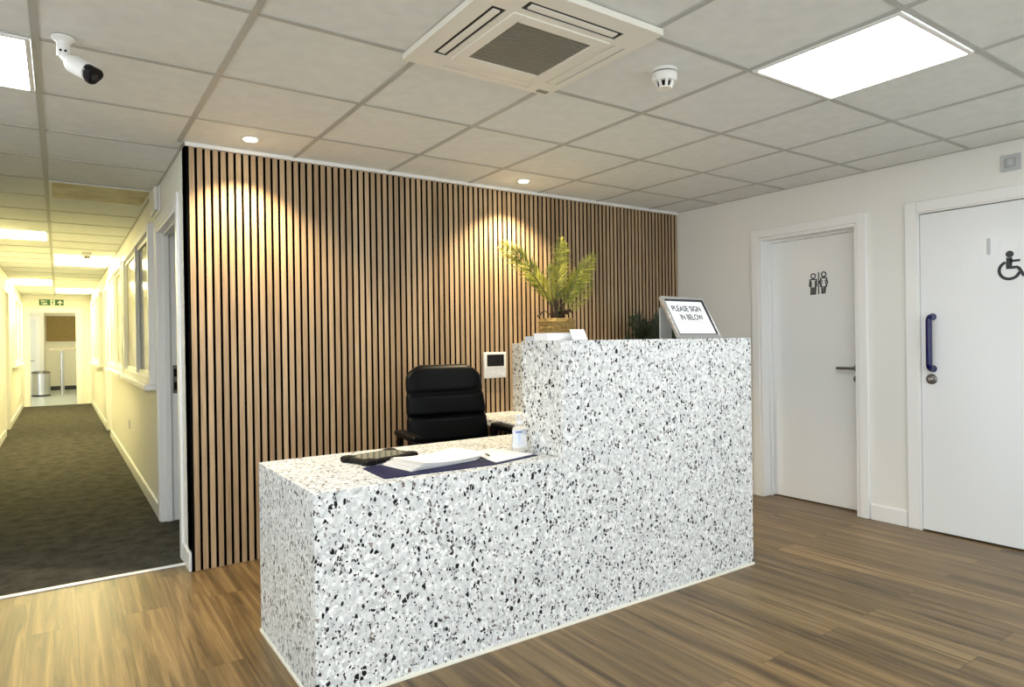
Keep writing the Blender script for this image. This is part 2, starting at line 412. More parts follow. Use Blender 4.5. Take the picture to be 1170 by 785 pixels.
# pictogram of man and woman: u runs to the viewer's right (-y), v up, facing -x
def icon_frame(x, y, z): return ((x, y, z), (0, -1, 0), (0, 0, 1), (-1, 0, 0))
O, U, V, Nn = icon_frame(X1 - .0003, -1.178, 1.552)
ic = MB(); d = .0012; s_ = .168/44.0
def P(q): return [((a - 19)*s_/1.02, (62 - b)*s_) for a, b in q]
# sketch grid: 1 unit ~ 1/17.4 px of the photo patch (u 19..57, v 19..63)
man = [(24.6, 33), (34.0, 33), (34.6, 46.5), (31.6, 47.4), (31.6, 61.5), (22.2, 61.5), (22.2, 47.4), (19.3, 46.5), (20.2, 34.2)]
man_outline = [(20.3, 33), (33.8, 33), (34.2, 46), (31.4, 47.4), (31.4, 61.6), (22.2, 61.6), (22.2, 47.4), (19.4, 46)]
ic.stroke(P(man_outline), 2.1*s_, O, U, V, Nn, d, True)
ic.stroke(P(circ(26.8, 26.4, 4.6, 20)), 2.2*s_, O, U, V, Nn, d, True)
ic.stroke(P([(23.3, 36), (23.3, 47)]), 1.2*s_, O, U, V, Nn, d); ic.stroke(P([(30.4, 36), (30.4, 47)]), 1.2*s_, O, U, V, Nn, d)
ic.prism(P([(26.1, 47.5), (27.6, 47.5), (27.9, 61.5), (25.8, 61.5)])[::-1], O, U, V, Nn, d)
ic.prism(P([(37, 20), (39.2, 20), (39.2, 62), (37, 62)])[::-1], O, U, V, Nn, d)
wom = [(43.0, 31.4), (54.0, 31.4), (56.6, 41.5), (54.3, 43.2), (54.6, 48), (51.8, 49), (50.8, 61), (45.6, 61), (44.4, 49), (42.4, 48), (42.7, 43.2), (40.4, 41.8)]
ic.stroke(P(wom), 2.1*s_, O, U, V, Nn, d, True)
ic.stroke(P(circ(48.6, 24.8, 4.6, 20)), 2.2*s_, O, U, V, Nn, d, True)
ic.stroke(P([(46.0, 35.5), (43.3, 48)]), 1.5*s_, O, U, V, Nn, d); ic.stroke(P([(51.0, 35.5), (54.0, 48)]), 1.5*s_, O, U, V, Nn, d)
ic.stroke(P([(43.0, 48), (54.2, 48)]), 1.4*s_, O, U, V, Nn, d)
pc = ic.build('pictogram', M['dgrey'], d1); pc['label'] = 'dark outline man and woman symbol on the door'
ic = MB(); d = .0007
for q in ([(22.8, 48.5), (26.0, 48.5), (26.0, 61), (22.8, 61)], [(27.6, 48.5), (30.8, 48.5), (30.8, 61), (27.6, 61)], [(45.2, 49.5), (51.3, 49.5), (50.4, 60), (46, 60)],
          [(20.4, 35), (22.9, 35), (22.9, 46), (20.4, 46)], [(30.8, 35), (33.3, 35), (33.3, 46), (30.8, 46)], [(42.2, 34), (44.6, 34), (42.4, 41.4), (41.4, 41)], [(52.2, 34), (53.6, 34), (55.3, 41), (54, 41.4)]):
    ic.prism(P(q)[::-1], O, U, V, Nn, d)
ic.build('pictogram_fill', M['mgrey'], d1)
# door 2
d2 = sempty('door_2', (XR, -2.45, 0))
door_frame(d2, D2[0], D2[1], ZD2, .072)
j = MB()
j.box((XR - .016, D2[0] - .0002, 0), (XR + .12, D2[0] - .013, ZD2 - .0002)); j.box((XR - .016, D2[1] + .0002, 0), (XR + .12, D2[1] + .013, ZD2 - .0002)); j.box((XR - .016, D2[0] - .013, ZD2 - .010), (XR + .12, D2[1] + .013, ZD2 - .0003))
j.build('frame', M['trim'], d2, bevel=.002)
X2 = XR - .008
MB().box((X2, D2[0] - .016, .010), (X2 + .044, D2[1] + .016, ZD2 - .015)).build('leaf', M['gloss'], d2, bevel=.002)
hy = -2.068; r_ = .030
pts = [(X2 + .001, hy, 1.352), (X2 - .028, hy, 1.352)]
pts += [(X2 - .028 - r_*math.sin(a), hy, 1.352 - r_*(1-math.cos(a))) for a in [PI/2*i/6 for i in range(1, 7)]]
pts += [(X2 - .028 - r_*math.cos(a), hy, 1.028 + r_*(1-math.sin(a))) for a in [PI/2*i/6 for i in range(0, 7)]]
pts += [(X2 + .001, hy, 1.028)]
hd = MB().tube(pts, .0178, 18)
for z in (1.352, 1.028): hd.lathe([(.0215, 0), (.0215, .008), (.0178, .010)], (X2 - .0002, hy, z), 20, RY)
h_ = hd.build('pull_handle', M['blue'], d2, smooth=True); h_['label'] = 'dark blue D-shaped pull handle'
MB().lathe([(.032, 0), (.032, .005), (.027, .010), (.016, .0115)], (X2 - .0002, -2.058, .962), 28, RY).build('lock_rose', M['dsteel'], d2, smooth=True)
MB().lathe([(.012, 0), (.012, .012), (.009, .015)], (X2 - .0115, -2.058, .962), 20, RY).build('thumb_turn', M['chrome'], d2, smooth=True)
pl_ = MB().prism([(a, b) for a, b in (circ(0, .04, .0095, 12, 0, PI, True) + circ(0, -.04, .0095, 12, PI, 2*PI, True))][::-1], (X2 - .0003, -2.371, 1.752), U, V, Nn, .001).build('grey_mark', M['lgrey'], d2)  # small raised grey pill shape on the leaf
pl_['label'] = 'grey rounded upright mark above the wheelchair symbol'
# wheelchair symbol
O = (X2 - .0003, -2.475, 1.628); ic = MB(); d = .0015
ic.prism(circ(.0, .068, .0195, 24)[::-1], O, U, V, Nn, d)                      # head
ic.stroke([(-.002, .048), (-.004, -.003)], .030, O, U, V, Nn, d)             # torso
ic.stroke([(0, .028), (.050, .029)], .0135, O, U, V, Nn, d)                  # arm
ic.stroke([(-.018, -.009), (.036, -.009), (.044, -.016), (.066, -.058), (.084, -.050)], .0165, O, U, V, Nn, d)    # leg and foot
ic.stroke(circ(-.002, -.024, .050, 40, math.radians(112), math.radians(345), True), .0165, O, U, V, Nn, d)  # wheel
pw = ic.build('pictogram', M['dgrey'], d2); pw['label'] = 'dark wheelchair user symbol'
# thin clear film that wrinkles over the upper part of the door
wr = MB()
for yy, z0, ln in ((-2.22, 1.62, .17), (-2.235, 1.60, .14), (-2.33, 1.62, .10), (-2.43, 1.70, .10), (-2.52, 1.66, .13)):
    wr.tube([(X2 - .0004, yy + .006*math.sin(k_), z0 + ln*k_/6) for k_ in range(7)], [.0004, .0016, .0022, .0025, .0022, .0016, .0004], 8)
wr.build('film_wrinkles', M['gloss'], d2, smooth=True)

# isolator switch high on the right wall
sw = thing('isolator_switch', 'square grey fan isolator switch high on wall above the wheelchair door', 'switch', (XR, -2.485, 2.17))
MB().box((XR - .012, -2.437, 2.172), (XR - .0003, -2.533, 2.266)).build('back_plate', M['lgrey'], sw, bevel=.004)
MB().box((XR - .019, -2.458, 2.192), (XR - .0122, -2.512, 2.246)).build('surround', M['grey'], sw, bevel=.003)
MB().box((XR - .026, -2.470, 2.203), (XR - .0192, -2.500, 2.238)).build('rocker', M['lgrey'], sw, bevel=.003)

# walls not seen: behind and left of the camera
w = MB(); w.box((XL - .1, YR - .1, 0), (XL + .3, YR, H)); w.box((XR - .3, YR - .1, 0), (XR + .2, YR, H)); w.box((XL + .3, YR - .1, 2.2), (XR - .3, YR, H)); w.box((XL + .3, YR - .1, 0), (XR - .3, YR, .12))
structure(w.build('wall_rear', M['wall']))
wr_ = sempty('added_window_rear', (0, YR - .05, .12)); f = MB()  # unseen glazing, added so daylight brightens the ceiling and desk front
for i in range(6):
    x_ = XL + .3 + (XR - XL - .6)*i/5; f.box((x_ - .03, YR - .08, .121), (x_ + .03, YR - .02, 2.199))
f.build('window_frame', M['trim'], wr_)
gm = mat('clear_glazing', (.9, .95, .95), .02); gm.node_tree.nodes['Principled BSDF'].inputs['Alpha'].default_value = .08
for i in range(5):
    xa = XL + .33 + (XR - XL - .6)*i/5; xb = XL + .27 + (XR - XL - .6)*(i+1)/5
    MB().box((xa + .001, YR - .053, .122), (xb - .001, YR - .047, 2.198)).build('pane', gm, wr_)
w = MB(); w.box((XL - .1, YR, 0), (XL, -5.2, H)); w.box((XL - .1, -1.0, 0), (XL, TH + .1, H)); w.box((XL - .1, -5.2, 0), (XL, -1.0, .12)); w.box((XL - .1, -5.2, 2.2), (XL, -1.0, H))
structure(w.build('wall_left', M['wall']))
wl_ = sempty('added_window_left', (XL - .05, -3.1, .12)); f = MB()  # second unseen glazing, added to light the left-facing desk sides
for i in range(4):
    y_ = -5.17 + 4.14*i/3; f.box((XL - .08, y_ - .03, .121), (XL - .02, y_ + .03, 2.199))
f.build('window_frame', M['trim'], wl_)
for i in range(3):
    MB().box((XL - .053, -5.14 + 4.14*i/3 + .001, .122), (XL - .047, -5.20 + 4.14*(i+1)/3 - .001, 2.198)).build('pane', gm, wl_)
structure(MB().box((XL, TH, 0), (CL - .12, TH + .12, H)).build('wall_front', M['wall']))

# corridor, right side (x = 0 plane)
DO = (.31, 1.27); ZT = 2.055
D4 = (6.62, 7.5)
WN = [(1.42, 3.70, .96, 2.13), (3.93, 6.28, .96, 2.13), (8.55, 11.6, .95, 2.12)]
w = MB()
w.box((0, .012, 0), (.12, DO[0], H)); w.box((0, DO[0], ZT), (.12, DO[1], H)); w.box((0, DO[1], 0), (.12, D4[0], H)); w.box((0, D4[0], ZT), (.12, D4[1], H)); w.box((0, D4[1], 0), (.12, CE, H))
structure(w.build('wall_corridor_right', M['wall_cor']))
structure(MB().box((1.6, .13, 0), (1.7, 8.2, H)).build('wall_office', M['wall']))
structure(MB().box((.12, 8.1, 0), (1.6, 8.2, H)).build('wall_office_far', M['wall']))
sk = MB()
for a, b in ((0, .238), (1.345, D4[0] - .07), (D4[1] + .07, CE)): sk.box((-.014, a, 0), (-.0002, b, .10)); sk.box((-.010, a, .10), (-.0002, b, .106))
structure(sk.build('baseboard_corridor_right', M['trim'], bevel=.003))
sk = MB()
for a, b in ((TH + .12, 7.6), (8.75, CE)): sk.box((CL + .0002, a, 0), (CL + .014, b, .10)); sk.box((CL + .0002, a, .10), (CL + .010, b, .106))
structure(sk.build('baseboard_corridor_left', M['trim'], bevel=.003))
# open doorway next to the slat wall
d3 = sempty('door_3', (0, .86, 0))
f = MB(); wa = .07
f.box((-.018, DO[0] - wa, 0), (-.0003, DO[0], ZT + wa)); f.box((-.018, DO[1], 0), (-.0003, DO[1] + wa, ZT + wa)); f.box((-.018, DO[0], ZT), (-.0003, DO[1], ZT + wa))
f.build('architrave', M['trim'], d3, bevel=.004)
f = MB()
f.box((-.012, DO[0] + .0002, 0), (.13, DO[0] + .024, ZT - .0003)); f.box((-.012, DO[1] - .0002, 0), (.13, DO[1] - .024, ZT - .0003)); f.box((-.012, DO[0] + .024, ZT - .024), (.13, DO[1] - .024, ZT - .0004))
f.box((.028, DO[1] - .024, 0), (.066, DO[1] - .038, ZT - .024)); f.box((.028, DO[0] + .024, 0), (.066, DO[0] + .038, ZT - .024)); f.box((.028, DO[0] + .03, ZT - .024), (.066, DO[1] - .03, ZT - .040))
f.build('frame', M['trim'], d3, bevel=.003)
MB().box((.078, DO[1] - .0245, .90), (.113, DO[1] - .026, 1.10)).build('strike_plate', M['dsteel'], d3)
MB().box((.085, DO[1] - .0262, 1.02), (.106, DO[1] - .0275, 1.075)).box((.085, DO[1] - .0262, .925), (.106, DO[1] - .0275, .98)).build('latch_hole', M['black'], d3)
# closed door further along
d4 = sempty('door_4', (0, 7.06, 0))
f = MB()
f.box((-.018, D4[0] - wa, 0), (-.0003, D4[0], ZT + wa)); f.box((-.018, D4[1], 0), (-.0003, D4[1] + wa, ZT + wa)); f.box((-.018, D4[0], ZT), (-.0003, D4[1], ZT + wa))
f.build('architrave', M['trim'], d4, bevel=.004)
MB().box((.05, D4[0] + .001, .008), (.09, D4[1] - .001, ZT - .002)).build('leaf', M['gloss'], d4, bevel=.002)
MB().box((.048, D4[0] + .001, .0), (.0498, D4[0] + .012, ZT - .002)).build('gap_shade', M['skirt_dark'], d4)  # dark strip stands in for the shade of the door gap

def window(name, x, sgn, y0, y1, z0, z1, mull, glass):
    """corridor glazing whose casing stands proud of the wall; sgn = direction into the corridor"""
    o = sempty(name, (x, (y0 + y1)/2, z0)); xo = x + sgn*.05; xi = x + sgn*.0003; c = .055
    f = MB()
    f.box((xi, y0, z0), (xo, y0 + c, z1)); f.box((xi, y1 - c, z0), (xo, y1, z1)); f.box((xi, y0 + c, z1 - c), (xo, y1 - c, z1)); f.box((xi, y0 + c, z0), (xo, y1 - c, z0 + c))
    f.build('window_frame', M['trim'], o, bevel=.004)
    ms = [y0 + c] + [v for mv in mull for v in (mv - .035, mv + .035)] + [y1 - c]
    mm = MB()
    for mv in mull: mm.box((xi, mv - .035, z0 + c), (x + sgn*.042, mv + .035, z1 - c))
    if mull: mm.build('mullion', M['trim'], o, bevel=.003)
    for i in range(0, len(ms), 2):
        MB().box((x + sgn*.004, ms[i] + .001, z0 + c + .001), (x + sgn*.010, ms[i+1] - .001, z1 - c - .001)).build('pane', glass[i//2 % len(glass)], o)
        # inner sash bead
        a, b = ms[i], ms[i+1]; q = MB()
        q.box((x + sgn*.011, a + .001, z0 + c + .001), (x + sgn*.024, a + .03, z1 - c - .001)); q.box((x + sgn*.011, b - .03, z0 + c + .001), (x + sgn*.024, b - .001, z1 - c - .001))
        q.box((x + sgn*.011, a + .03, z0 + c + .001), (x + sgn*.024, b - .03, z0 + c + .03)); q.box((x + sgn*.011, a + .03, z1 - c - .03), (x + sgn*.024, b - .03, z1 - c - .001))
        q.build('glazing_bead', M['trim'], o, bevel=.002)
    MB().box((xi, y0 - .02, z0 - .04), (x + sgn*.085, y1 + .02, z0 - .0005)).build('window_sill', M['trim'], o, bevel=.005)
    return o
window('window_1', 0, -1, *WN[0], [2.50], [M['frostA'], M['frostB']])
window('window_2', 0, -1, *WN[1], [5.1], [M['frostB'], M['frostB']])
window('window_3', 0, -1, *WN[2], [10.0], [M['frostB'], M['frostB']])
# corridor, left side
w = MB(); w.box((CL - .12, TH, 0), (CL, 7.7, H)); w.box((CL - .12, 8.62, 0), (CL, CE, H)); w.box((CL - .12, 7.7, ZT), (CL, 8.62, H))
structure(w.build('wall_corridor_left', M['wall_cor']))
d5 = sempty('door_5', (CL, 8.16, 0)); f = MB()
f.box((CL + .0003, 7.63, 0), (CL + .018, 7.7, ZT + wa)); f.box((CL + .0003, 8.62, 0), (CL + .018, 8.69, ZT + wa)); f.box((CL + .0003, 7.7, ZT), (CL + .018, 8.62, ZT + wa))
f.build('architrave', M['trim'], d5, bevel=.004)
MB().box((CL - .09, 7.701, .008), (CL - .05, 8.619, ZT - .002)).build('leaf', M['gloss'], d5, bevel=.002)
window('window_4', CL, 1, 9.6, 12.4, .95, 2.12, [11.0], [M['frostB']])
# corridor end wall with opening, tea room beyond
EO = (-1.105, -.255); ZE = 2.0
w = MB(); w.box((CL - .12, CE, 0), (EO[0], CE + .12, H)); w.box((EO[1], CE, 0), (.12, CE + .12, H)); w.box((EO[0], CE, ZE), (EO[1], CE + .12, H))
structure(w.build('wall_corridor_end', M['wall_cor']))
f = MB(); wa = .085
f.box((EO[0] - wa, CE - .02, 0), (EO[0], CE - .0003, ZE + wa)); f.box((EO[1], CE - .02, 0), (EO[1] + wa, CE - .0003, ZE + wa)); f.box((EO[0], CE - .02, ZE), (EO[1], CE - .0003, ZE + wa))
f.box((EO[0] + .0002, CE - .012, 0), (EO[0] + .02, CE + .13, ZE - .0003)); f.box((EO[1] - .02, CE - .012, 0), (EO[1] - .0002, CE + .13, ZE - .0003)); f.box((EO[0] + .02, CE - .012, ZE - .02), (EO[1] - .02, CE + .13, ZE - .0004))
structure(f.build('trim_3', M['trim'], bevel=.004))
HB = 2.7
w = MB(); w.box((-1.7, 19.3, 0), (1.2, 19.4, HB)); w.box((-1.7, 17.3, 0), (-1.58, 19.3, HB)); w.box((1.1, CE + .12, 0), (1.2, 19.3, HB)); w.box((-2.6, CE + .12, 0), (-2.5, 17.2, HB))
w.box((-2.6, 17.2, 0), (-.91, 17.3, HB)); w.box((-1.0, 17.3, 0), (-.91, 19.3, HB))
structure(w.build('wall_tea_room', M['wall_cor']))
cb = structure(MB().box((-2.6, CE + .12, HB), (1.2, 19.4, HB + .1)).build('ceiling', M['tile'])); cb.name = 'ceiling_tea_room'
structure(MB().box((-.9098, 19.285, 0), (1.1, 19.2998, .115)).build('baseboard_tea_room', M['skirt_dark']))
d6 = sempty('door_6', (-1.2, 17.2, 0))
MB().box((-1.62, 17.188, .008), (-1.075, 17.1995, 1.97)).build('leaf', M['gloss'], d6, bevel=.002)
f = MB(); f.box((-1.075, 17.17, 0), (-1.0, 17.1996, 2.04)); f.box((-1.70, 17.17, 1.97), (-1.075, 17.1996, 2.04)); f.build('architrave', M['trim'], d6, bevel=.004)
MB().tube([(-1.115, 17.187, .90), (-1.115, 17.145, .90), (-1.2, 17.145, .90)], .01, 10).build('lever_handle', M['dsteel'], d6, smooth=True)
# board and shelf rail on the far wall
bd = thing('pinboard', 'large brown fabric pinboard on the far wall beyond the corridor', 'board', (-.54, 19.3, 1.41))
MB().box((-.885, 19.272, 1.41), (-.02, 19.299, 2.15)).build('panel', M['board'], bd)
f = MB(); f.box((-.9, 19.262, 1.39), (-.885, 19.299, 2.165)); f.box((-.02, 19.262, 1.39), (-.005, 19.299, 2.165)); f.box((-.885, 19.262, 1.39), (-.02, 19.299, 1.41)); f.box((-.885, 19.262, 2.15), (-.02, 19.299, 2.165))
f.build('frame', M['trim'], bd)
# breakfast bar table
tb = thing('bar_table', 'tall beige bar table on steel legs seen through the far doorway', 'table', (-.35, 17.25, 0))
MB().box((-.80, 16.9, 1.145), (.35, 17.7, 1.215)).build('table_top', M['beige'], tb, bevel=.006)
for lx, ly in ((-.53, 17.02), (-.50, 17.58), (.2, 17.02), (.2, 17.58)):
    l = MB(); l.tube([(lx, ly, .02), (lx, ly, 1.1445)], .032, 16); l.lathe([(.06, 0), (.06, .006), (.034, .02)], (lx, ly, 0), 20); l.build('leg', M['chrome'], tb, smooth=True)
# pedal bin
bn = thing('pedal_bin', 'brushed steel pedal bin standing on grey vinyl beyond the corridor', 'bin', (-.97, 16.75, 0))
MB().lathe([(.198, .001), (.200, .03), (.200, .035)], (-.97, 16.75, 0), 40).build('base_ring', M['black'], bn, smooth=True)
MB().lathe([(.195, .0352), (.196, .3), (.196, .575)], (-.97, 16.75, 0), 40).build('drum', M['steel'], bn, smooth=True)
MB().lathe([(.202, .5755), (.203, .60), (.185, .628), (.12, .642), (.0, .645)], (-.97, 16.75, 0), 40).build('lid', M['dsteel'], bn, smooth=True)
MB().box((-1.02, 16.50, .012), (-.92, 16.56, .026)).build('pedal', M['black'], bn, bevel=.004)

# fire exit sign
es = thing('exit_sign', 'green fire exit sign with running man above the far doorway', 'sign', (-.70, CE, 2.14))
ez = (2.137, 2.262); ex = (-.915, -.485)
MB().box((ex[0], CE - .008, ez[0]), (ex[1], CE - .0003, ez[1])).build('plate', M['green_sign'], es)
eo = (ex[0], CE - .0082, ez[0]); eu, ev, en = (1, 0, 0), (0, 0, 1), (0, -1, 0)
t_ = text_mesh('Fire', .062, (ex[0] + .03, CE - .0082, ez[0] + .068), eu, ev, en, .001, bold=.002, sx=1.15)
t2 = text_mesh('exit', .062, (ex[0] + .03, CE - .0082, ez[0] + .018), eu, ev, en, .001, bold=.002, sx=1.15)
t_.add(t2.v, t2.f); lt = t_.build('lettering', M['sign_white'], es); lt['label'] = 'white words Fire exit'
q = MB().prism([(.195, .008), (.275, .008), (.275, .117), (.195, .117)], eo, eu, ev, en, .0008); q.build('doorway_symbol', M['sign_white'], es)
q = MB()
q.prism(circ(.240, .098, .009, 12), eo, eu, ev, en, .0016); q.stroke([(.236, .086), (.230, .055)], .018, eo, eu, ev, en, .0016)
q.stroke([(.231, .056), (.244, .040), (.240, .018)], .010, eo, eu, ev, en, .0016); q.stroke([(.230, .056), (.222, .036), (.206, .030)], .010, eo, eu, ev, en, .0016)
q.stroke([(.236, .083), (.252, .070), (.262, .076)], .007, eo, eu, ev, en, .0016); q.stroke([(.234, .083), (.216, .076), (.210, .062)], .007, eo, eu, ev, en, .0016)
q.build('running_man', M['green_sign'], es)
q = MB().prism([(.352, .010), (.376, .010), (.376, .065), (.400, .045), (.412, .058), (.364, .108), (.316, .058), (.328, .045), (.352, .065)], eo, eu, ev, en, .001); q.build('arrow', M['sign_white'], es)

# small wall things in the corridor
ub = thing('emergency_light_unit', 'small white rectangular unit high on wall over the open doorway', 'wall unit', (0, 1.25, 2.16))
MB().box((-.012, 1.08, 2.155), (-.0003, 1.40, 2.335)).build('back_plate', M['white'], ub, bevel=.003)
MB().box((-.038, 1.09, 2.165), (-.0122, 1.39, 2.325)).build('cover', M['white'], ub, bevel=.006)
sk_ = thing('wall_socket', 'small white switched socket low on the corridor wall under glazing', 'socket', (0, 3.8, .44))
MB().box((-.008, 3.72, .40), (-.0003, 3.87, .49)).build('face_plate', M['paper2'], sk_, bevel=.003)
for ya_ in (3.74, 3.83): MB().box((-.011, ya_, .425), (-.0082, ya_ + .02, .465)).build('rocker', M['white'], sk_)

# ------------------------------------------------------------------ ceiling fittings
def panel_light(x0, x1, y0, y1, label, diff, group):
    o = thing('ceiling_light', label, 'ceiling light', ((x0+x1)/2, (y0+y1)/2, H - .012), 0, group)
    f = MB(); c = .016; za, zb = H - .012, H - .0045
    f.box((x0, y0, za), (x0 + c, y1, zb)); f.box((x1 - c, y0, za), (x1, y1, zb)); f.box((x0 + c, y0, za), (x1 - c, y0 + c, zb)); f.box((x0 + c, y1 - c, za), (x1 - c, y1, zb))
    f.build('frame', M['white'], o)
    MB().box((x0 + c + .0005, y0 + c + .0005, za + .0015), (x1 - c - .0005, y1 - c - .0005, zb)).build('diffuser', diff, o)
    return o
G1 = 'square light panels in the lobby ceiling'
panel_light(1.795, 2.38, -2.875, -2.29, 'bright square light panel right of the ceiling air unit', M['panel'], G1)
panel_light(-1.225, -.655, -1.06, -.475, 'bright square light panel beside the ceiling camera', M['panel'], G1)
for x, y in ((-.335, -2.58), (2.09, -4.70), (-1.55, -4.1), (.29, -4.7)):  # out-of-view panels added to brighten desk, floor and walls
    panel_light(x - .285, x + .285, y - .285, y + .285, 'added unseen light panel in lobby ceiling, brightening the room', M['panel'], G1)
G2 = 'light panels in the corridor ceiling'
CLs = [(-1.21, -.655, 3.75, 4.33, 'first lit panel on the left of the corridor ceiling'), (-.625, -.02, 5.55, 6.72, 'long lit panel on the right of the corridor ceiling'),
       (-1.21, -.655, 9.15, 10.3, 'further lit panel on the left of the corridor ceiling'), (-.625, -.02, 10.95, 12.1, 'far lit panel nearest the fire exit sign')]
for a in CLs: panel_light(*a, M['panel_warm'], G2)
ul = panel_light(-.625, -.02, 1.345, 1.935, 'unlit stained light panel in the corridor ceiling near slats', M['unlit'], G2)
panel_light(-1.21, -.655, 15.0, 15.6, 'tea room light panel beyond the corridor', M['panel_warm'], G2).location.z += HB - H
panel_light(-.5, .1, 16.9, 17.5, 'tea room light panel above the bar table', M['panel_warm'], G2).location.z += HB - H

def downlight(x, y, label):
    o = thing('downlight', label, 'downlight', (x, y, H - .008), 0, 'warm downlights along the slat wall')
    MB().lathe([(.048, 0), (.048, -.004), (.042, -.007), (.034, -.007), (.030, .0), (.030, .0005)], (x, y, H - .0005), 32).build('bezel', M['white'], o, smooth=True)
    MB().lathe([(.0335, -.0075), (.030, -.011), (.018, -.0145), (.0, -.0155)], (x, y, H - .0005), 28).build('lens', M['spot_lens'], o, smooth=True)
    l = bpy.data.lights.new('downlight_beam', 'SPOT'); l.energy = 75; l.color = (1.0, .80, .50); l.spot_size = math.radians(118); l.spot_blend = .7; l.shadow_soft_size = .022
    lo = bpy.data.objects.new('downlight_beam', l); COL.objects.link(lo); lo.location = (x, y, H - .03)
    return o
downlight(.279, -.258, 'warm downlight at the left end of the slat wall')
downlight(2.077, -.266, 'warm downlight above the palm, right of the other')

def smoke(x, y, z, label):
    o = thing('smoke_detector', label, 'smoke detector', (x, y, z - .07), 0, 'smoke detectors')
    MB().lathe([(.052, 0), (.052, -.010), (.049, -.012)], (x, y, z - .0005), 36).build('base', M['white'], o, smooth=True)
    MB().lathe([(.046, -.0125), (.046, -.0165)], (x, y, z - .0005), 36).build('gap_ring', M['black'], o)
    MB().lathe([(.050, -.017), (.051, -.022), (.051, -.040), (.044, -.050), (.030, -.0505)], (x, y, z - .0005), 36).build('body', M['white'], o, smooth=True)
    MB().lathe([(.028, -.0508), (.026, -.070)], (x, y, z - .0005), 24).build('chamber', M['black'], o)
    r = MB()
    for k in range(8):
        a = 2*PI*k/8 + .2; c_ = Vector((x, y, 0))
        e = Vector((math.cos(a), math.sin(a), 0)); tt = Vector((-e.y, e.x, 0))
        r.loft([[c_ + e*ri + tt*sx*.0055 + Vector((0, 0, z + zz)) for ri, sx in ((rr, -1), (rr, 1), (rr - .006, 1), (rr - .006, -1))] for rr, zz in ((.040, -.0505), (.031, -.074))])
    r.build('cage_rib', M['white'], o)
    MB().lathe([(.031, -.0735), (.030, -.078), (.0, -.079)], (x, y, z - .0005), 28).build('cap', M['cream'], o, smooth=True)
    return o
smoke(1.491, -2.089, H, 'round white smoke detector on ceiling by the air unit')
smoke(-.30, 5.2, H, 'small white smoke detector far along the corridor ceiling')

# ceiling cassette air conditioner
ax0, ax1, ay0, ay1 = .515, 1.208, -2.343, -1.657; zb = H - .027
ac = thing('air_conditioner', 'square cream ceiling cassette air conditioner with dark grille', 'air conditioner', ((ax0+ax1)/2, (ay0+ay1)/2, zb))
def ring_box(mb, o, i, z0, z1):
    (a0, a1, b0, b1), (c0, c1, d0, d1) = o, i
    mb.box((a0, b0, z0), (c0, b1, z1)); mb.box((c1, b0, z0), (a1, b1, z1)); mb.box((c0, b0, z0), (c1, d0, z1)); mb.box((c0, d1, z0), (c1, b1, z1))
cx_, cy_ = .877, -1.980; hw = .213; hs = .165
# face panel with four slots left open
f = MB(); zt = H - .0045
so_, si_, sl_ = .294, .238, .207      # slot outer, inner offset and half length
xs = [ax0, cx_-so_, cx_-si_, cx_-sl_, cx_+sl_, cx_+si_, cx_+so_, ax1]; ys = [ay0, cy_-so_, cy_-si_, cy_-sl_, cy_+sl_, cy_+si_, cy_+so_, ay1]
f.box((ax0, ay0, zb), (ax1, ys[1], zt)); f.box((ax0, ys[6], zb), (ax1, ay1, zt)); f.box((ax0, ys[1], zb), (xs[1], ys[6], zt)); f.box((xs[6], ys[1], zb), (ax1, ys[6], zt))
f.box((xs[1], ys[1], zb), (xs[3], ys[3], zt)); f.box((xs[4], ys[1], zb), (xs[6], ys[3], zt)); f.box((xs[1], ys[4], zb), (xs[3], ys[6], zt)); f.box((xs[4], ys[4], zb), (xs[6], ys[6], zt))
f.box((xs[3], ys[2], zb), (xs[4], ys[3], zt)); f.box((xs[3], ys[4], zb), (xs[4], ys[5], zt)); f.box((xs[2], ys[3], zb), (xs[3], ys[4], zt)); f.box((xs[4], ys[3], zb), (xs[5], ys[4], zt))
f.build('face_panel', M['cream'], ac)
f = MB(); ring_box(f, (cx_-hw, cx_+hw, cy_-hw, cy_+hw), (cx_-hs, cx_+hs, cy_-hs, cy_+hs), zb - .004, zb + .010); f.build('grille_frame', M['cream'], ac, bevel=.003)
MB().box((cx_-sl_, cy_-sl_, zb + .0102), (cx_+sl_, cy_+sl_, zb + .014)).build('filter', M['ac_grill'], ac)
f = MB(); n_ = 24
for k in range(n_): yy = cy_ - hs + (k + .5)*2*hs/n_; f.box((cx_-hs, yy - .0032, zb - .001), (cx_+hs, yy + .0032, zb + .008))
for k in range(1, 5): xx = cx_ - hs + k*2*hs/5; f.box((xx - .0012, cy_-hs, zb + .002), (xx + .0012, cy_+hs, zb + .009))
f.build('grille_bars', M['ac_bar'], ac)
duct = MB()
for a, b, c_, d_ in ((xs[1], xs[2], ys[3], ys[4]), (xs[5], xs[6], ys[3], ys[4]), (xs[3], xs[4], ys[1], ys[2]), (xs[3], xs[4], ys[5], ys[6])): duct.box((a + .0003, c_ + .0003, zb + .0035), (b - .0003, d_ - .0003, zt - .0005))
duct.build('air_slot', M['black'], ac)
def flap(c, L_, W_, along, tilt, drop):
    R = Matrix.Rotation(tilt, 3, 'X' if along == 'x' else 'Y'); mb = MB()
    mb.obox((c[0], c[1], zb + drop), (L_, W_, .006) if along == 'x' else (W_, L_, .006), R); return mb
sm = (so_ + si_)/2
flap((cx_ - sm, cy_), 2*sl_ - .036, .028, 'y', .06, .002).build('louvre', M['cream'], ac, bevel=.002)
flap((cx_, cy_ - sm), 2*sl_ - .036, .028, 'x', -.06, .002).build('louvre', M['cream'], ac, bevel=.002)
flap((cx_ + sm, cy_), 2*sl_ - .004, .047, 'y', -.04, .003).build('louvre', M['cream'], ac, bevel=.002)
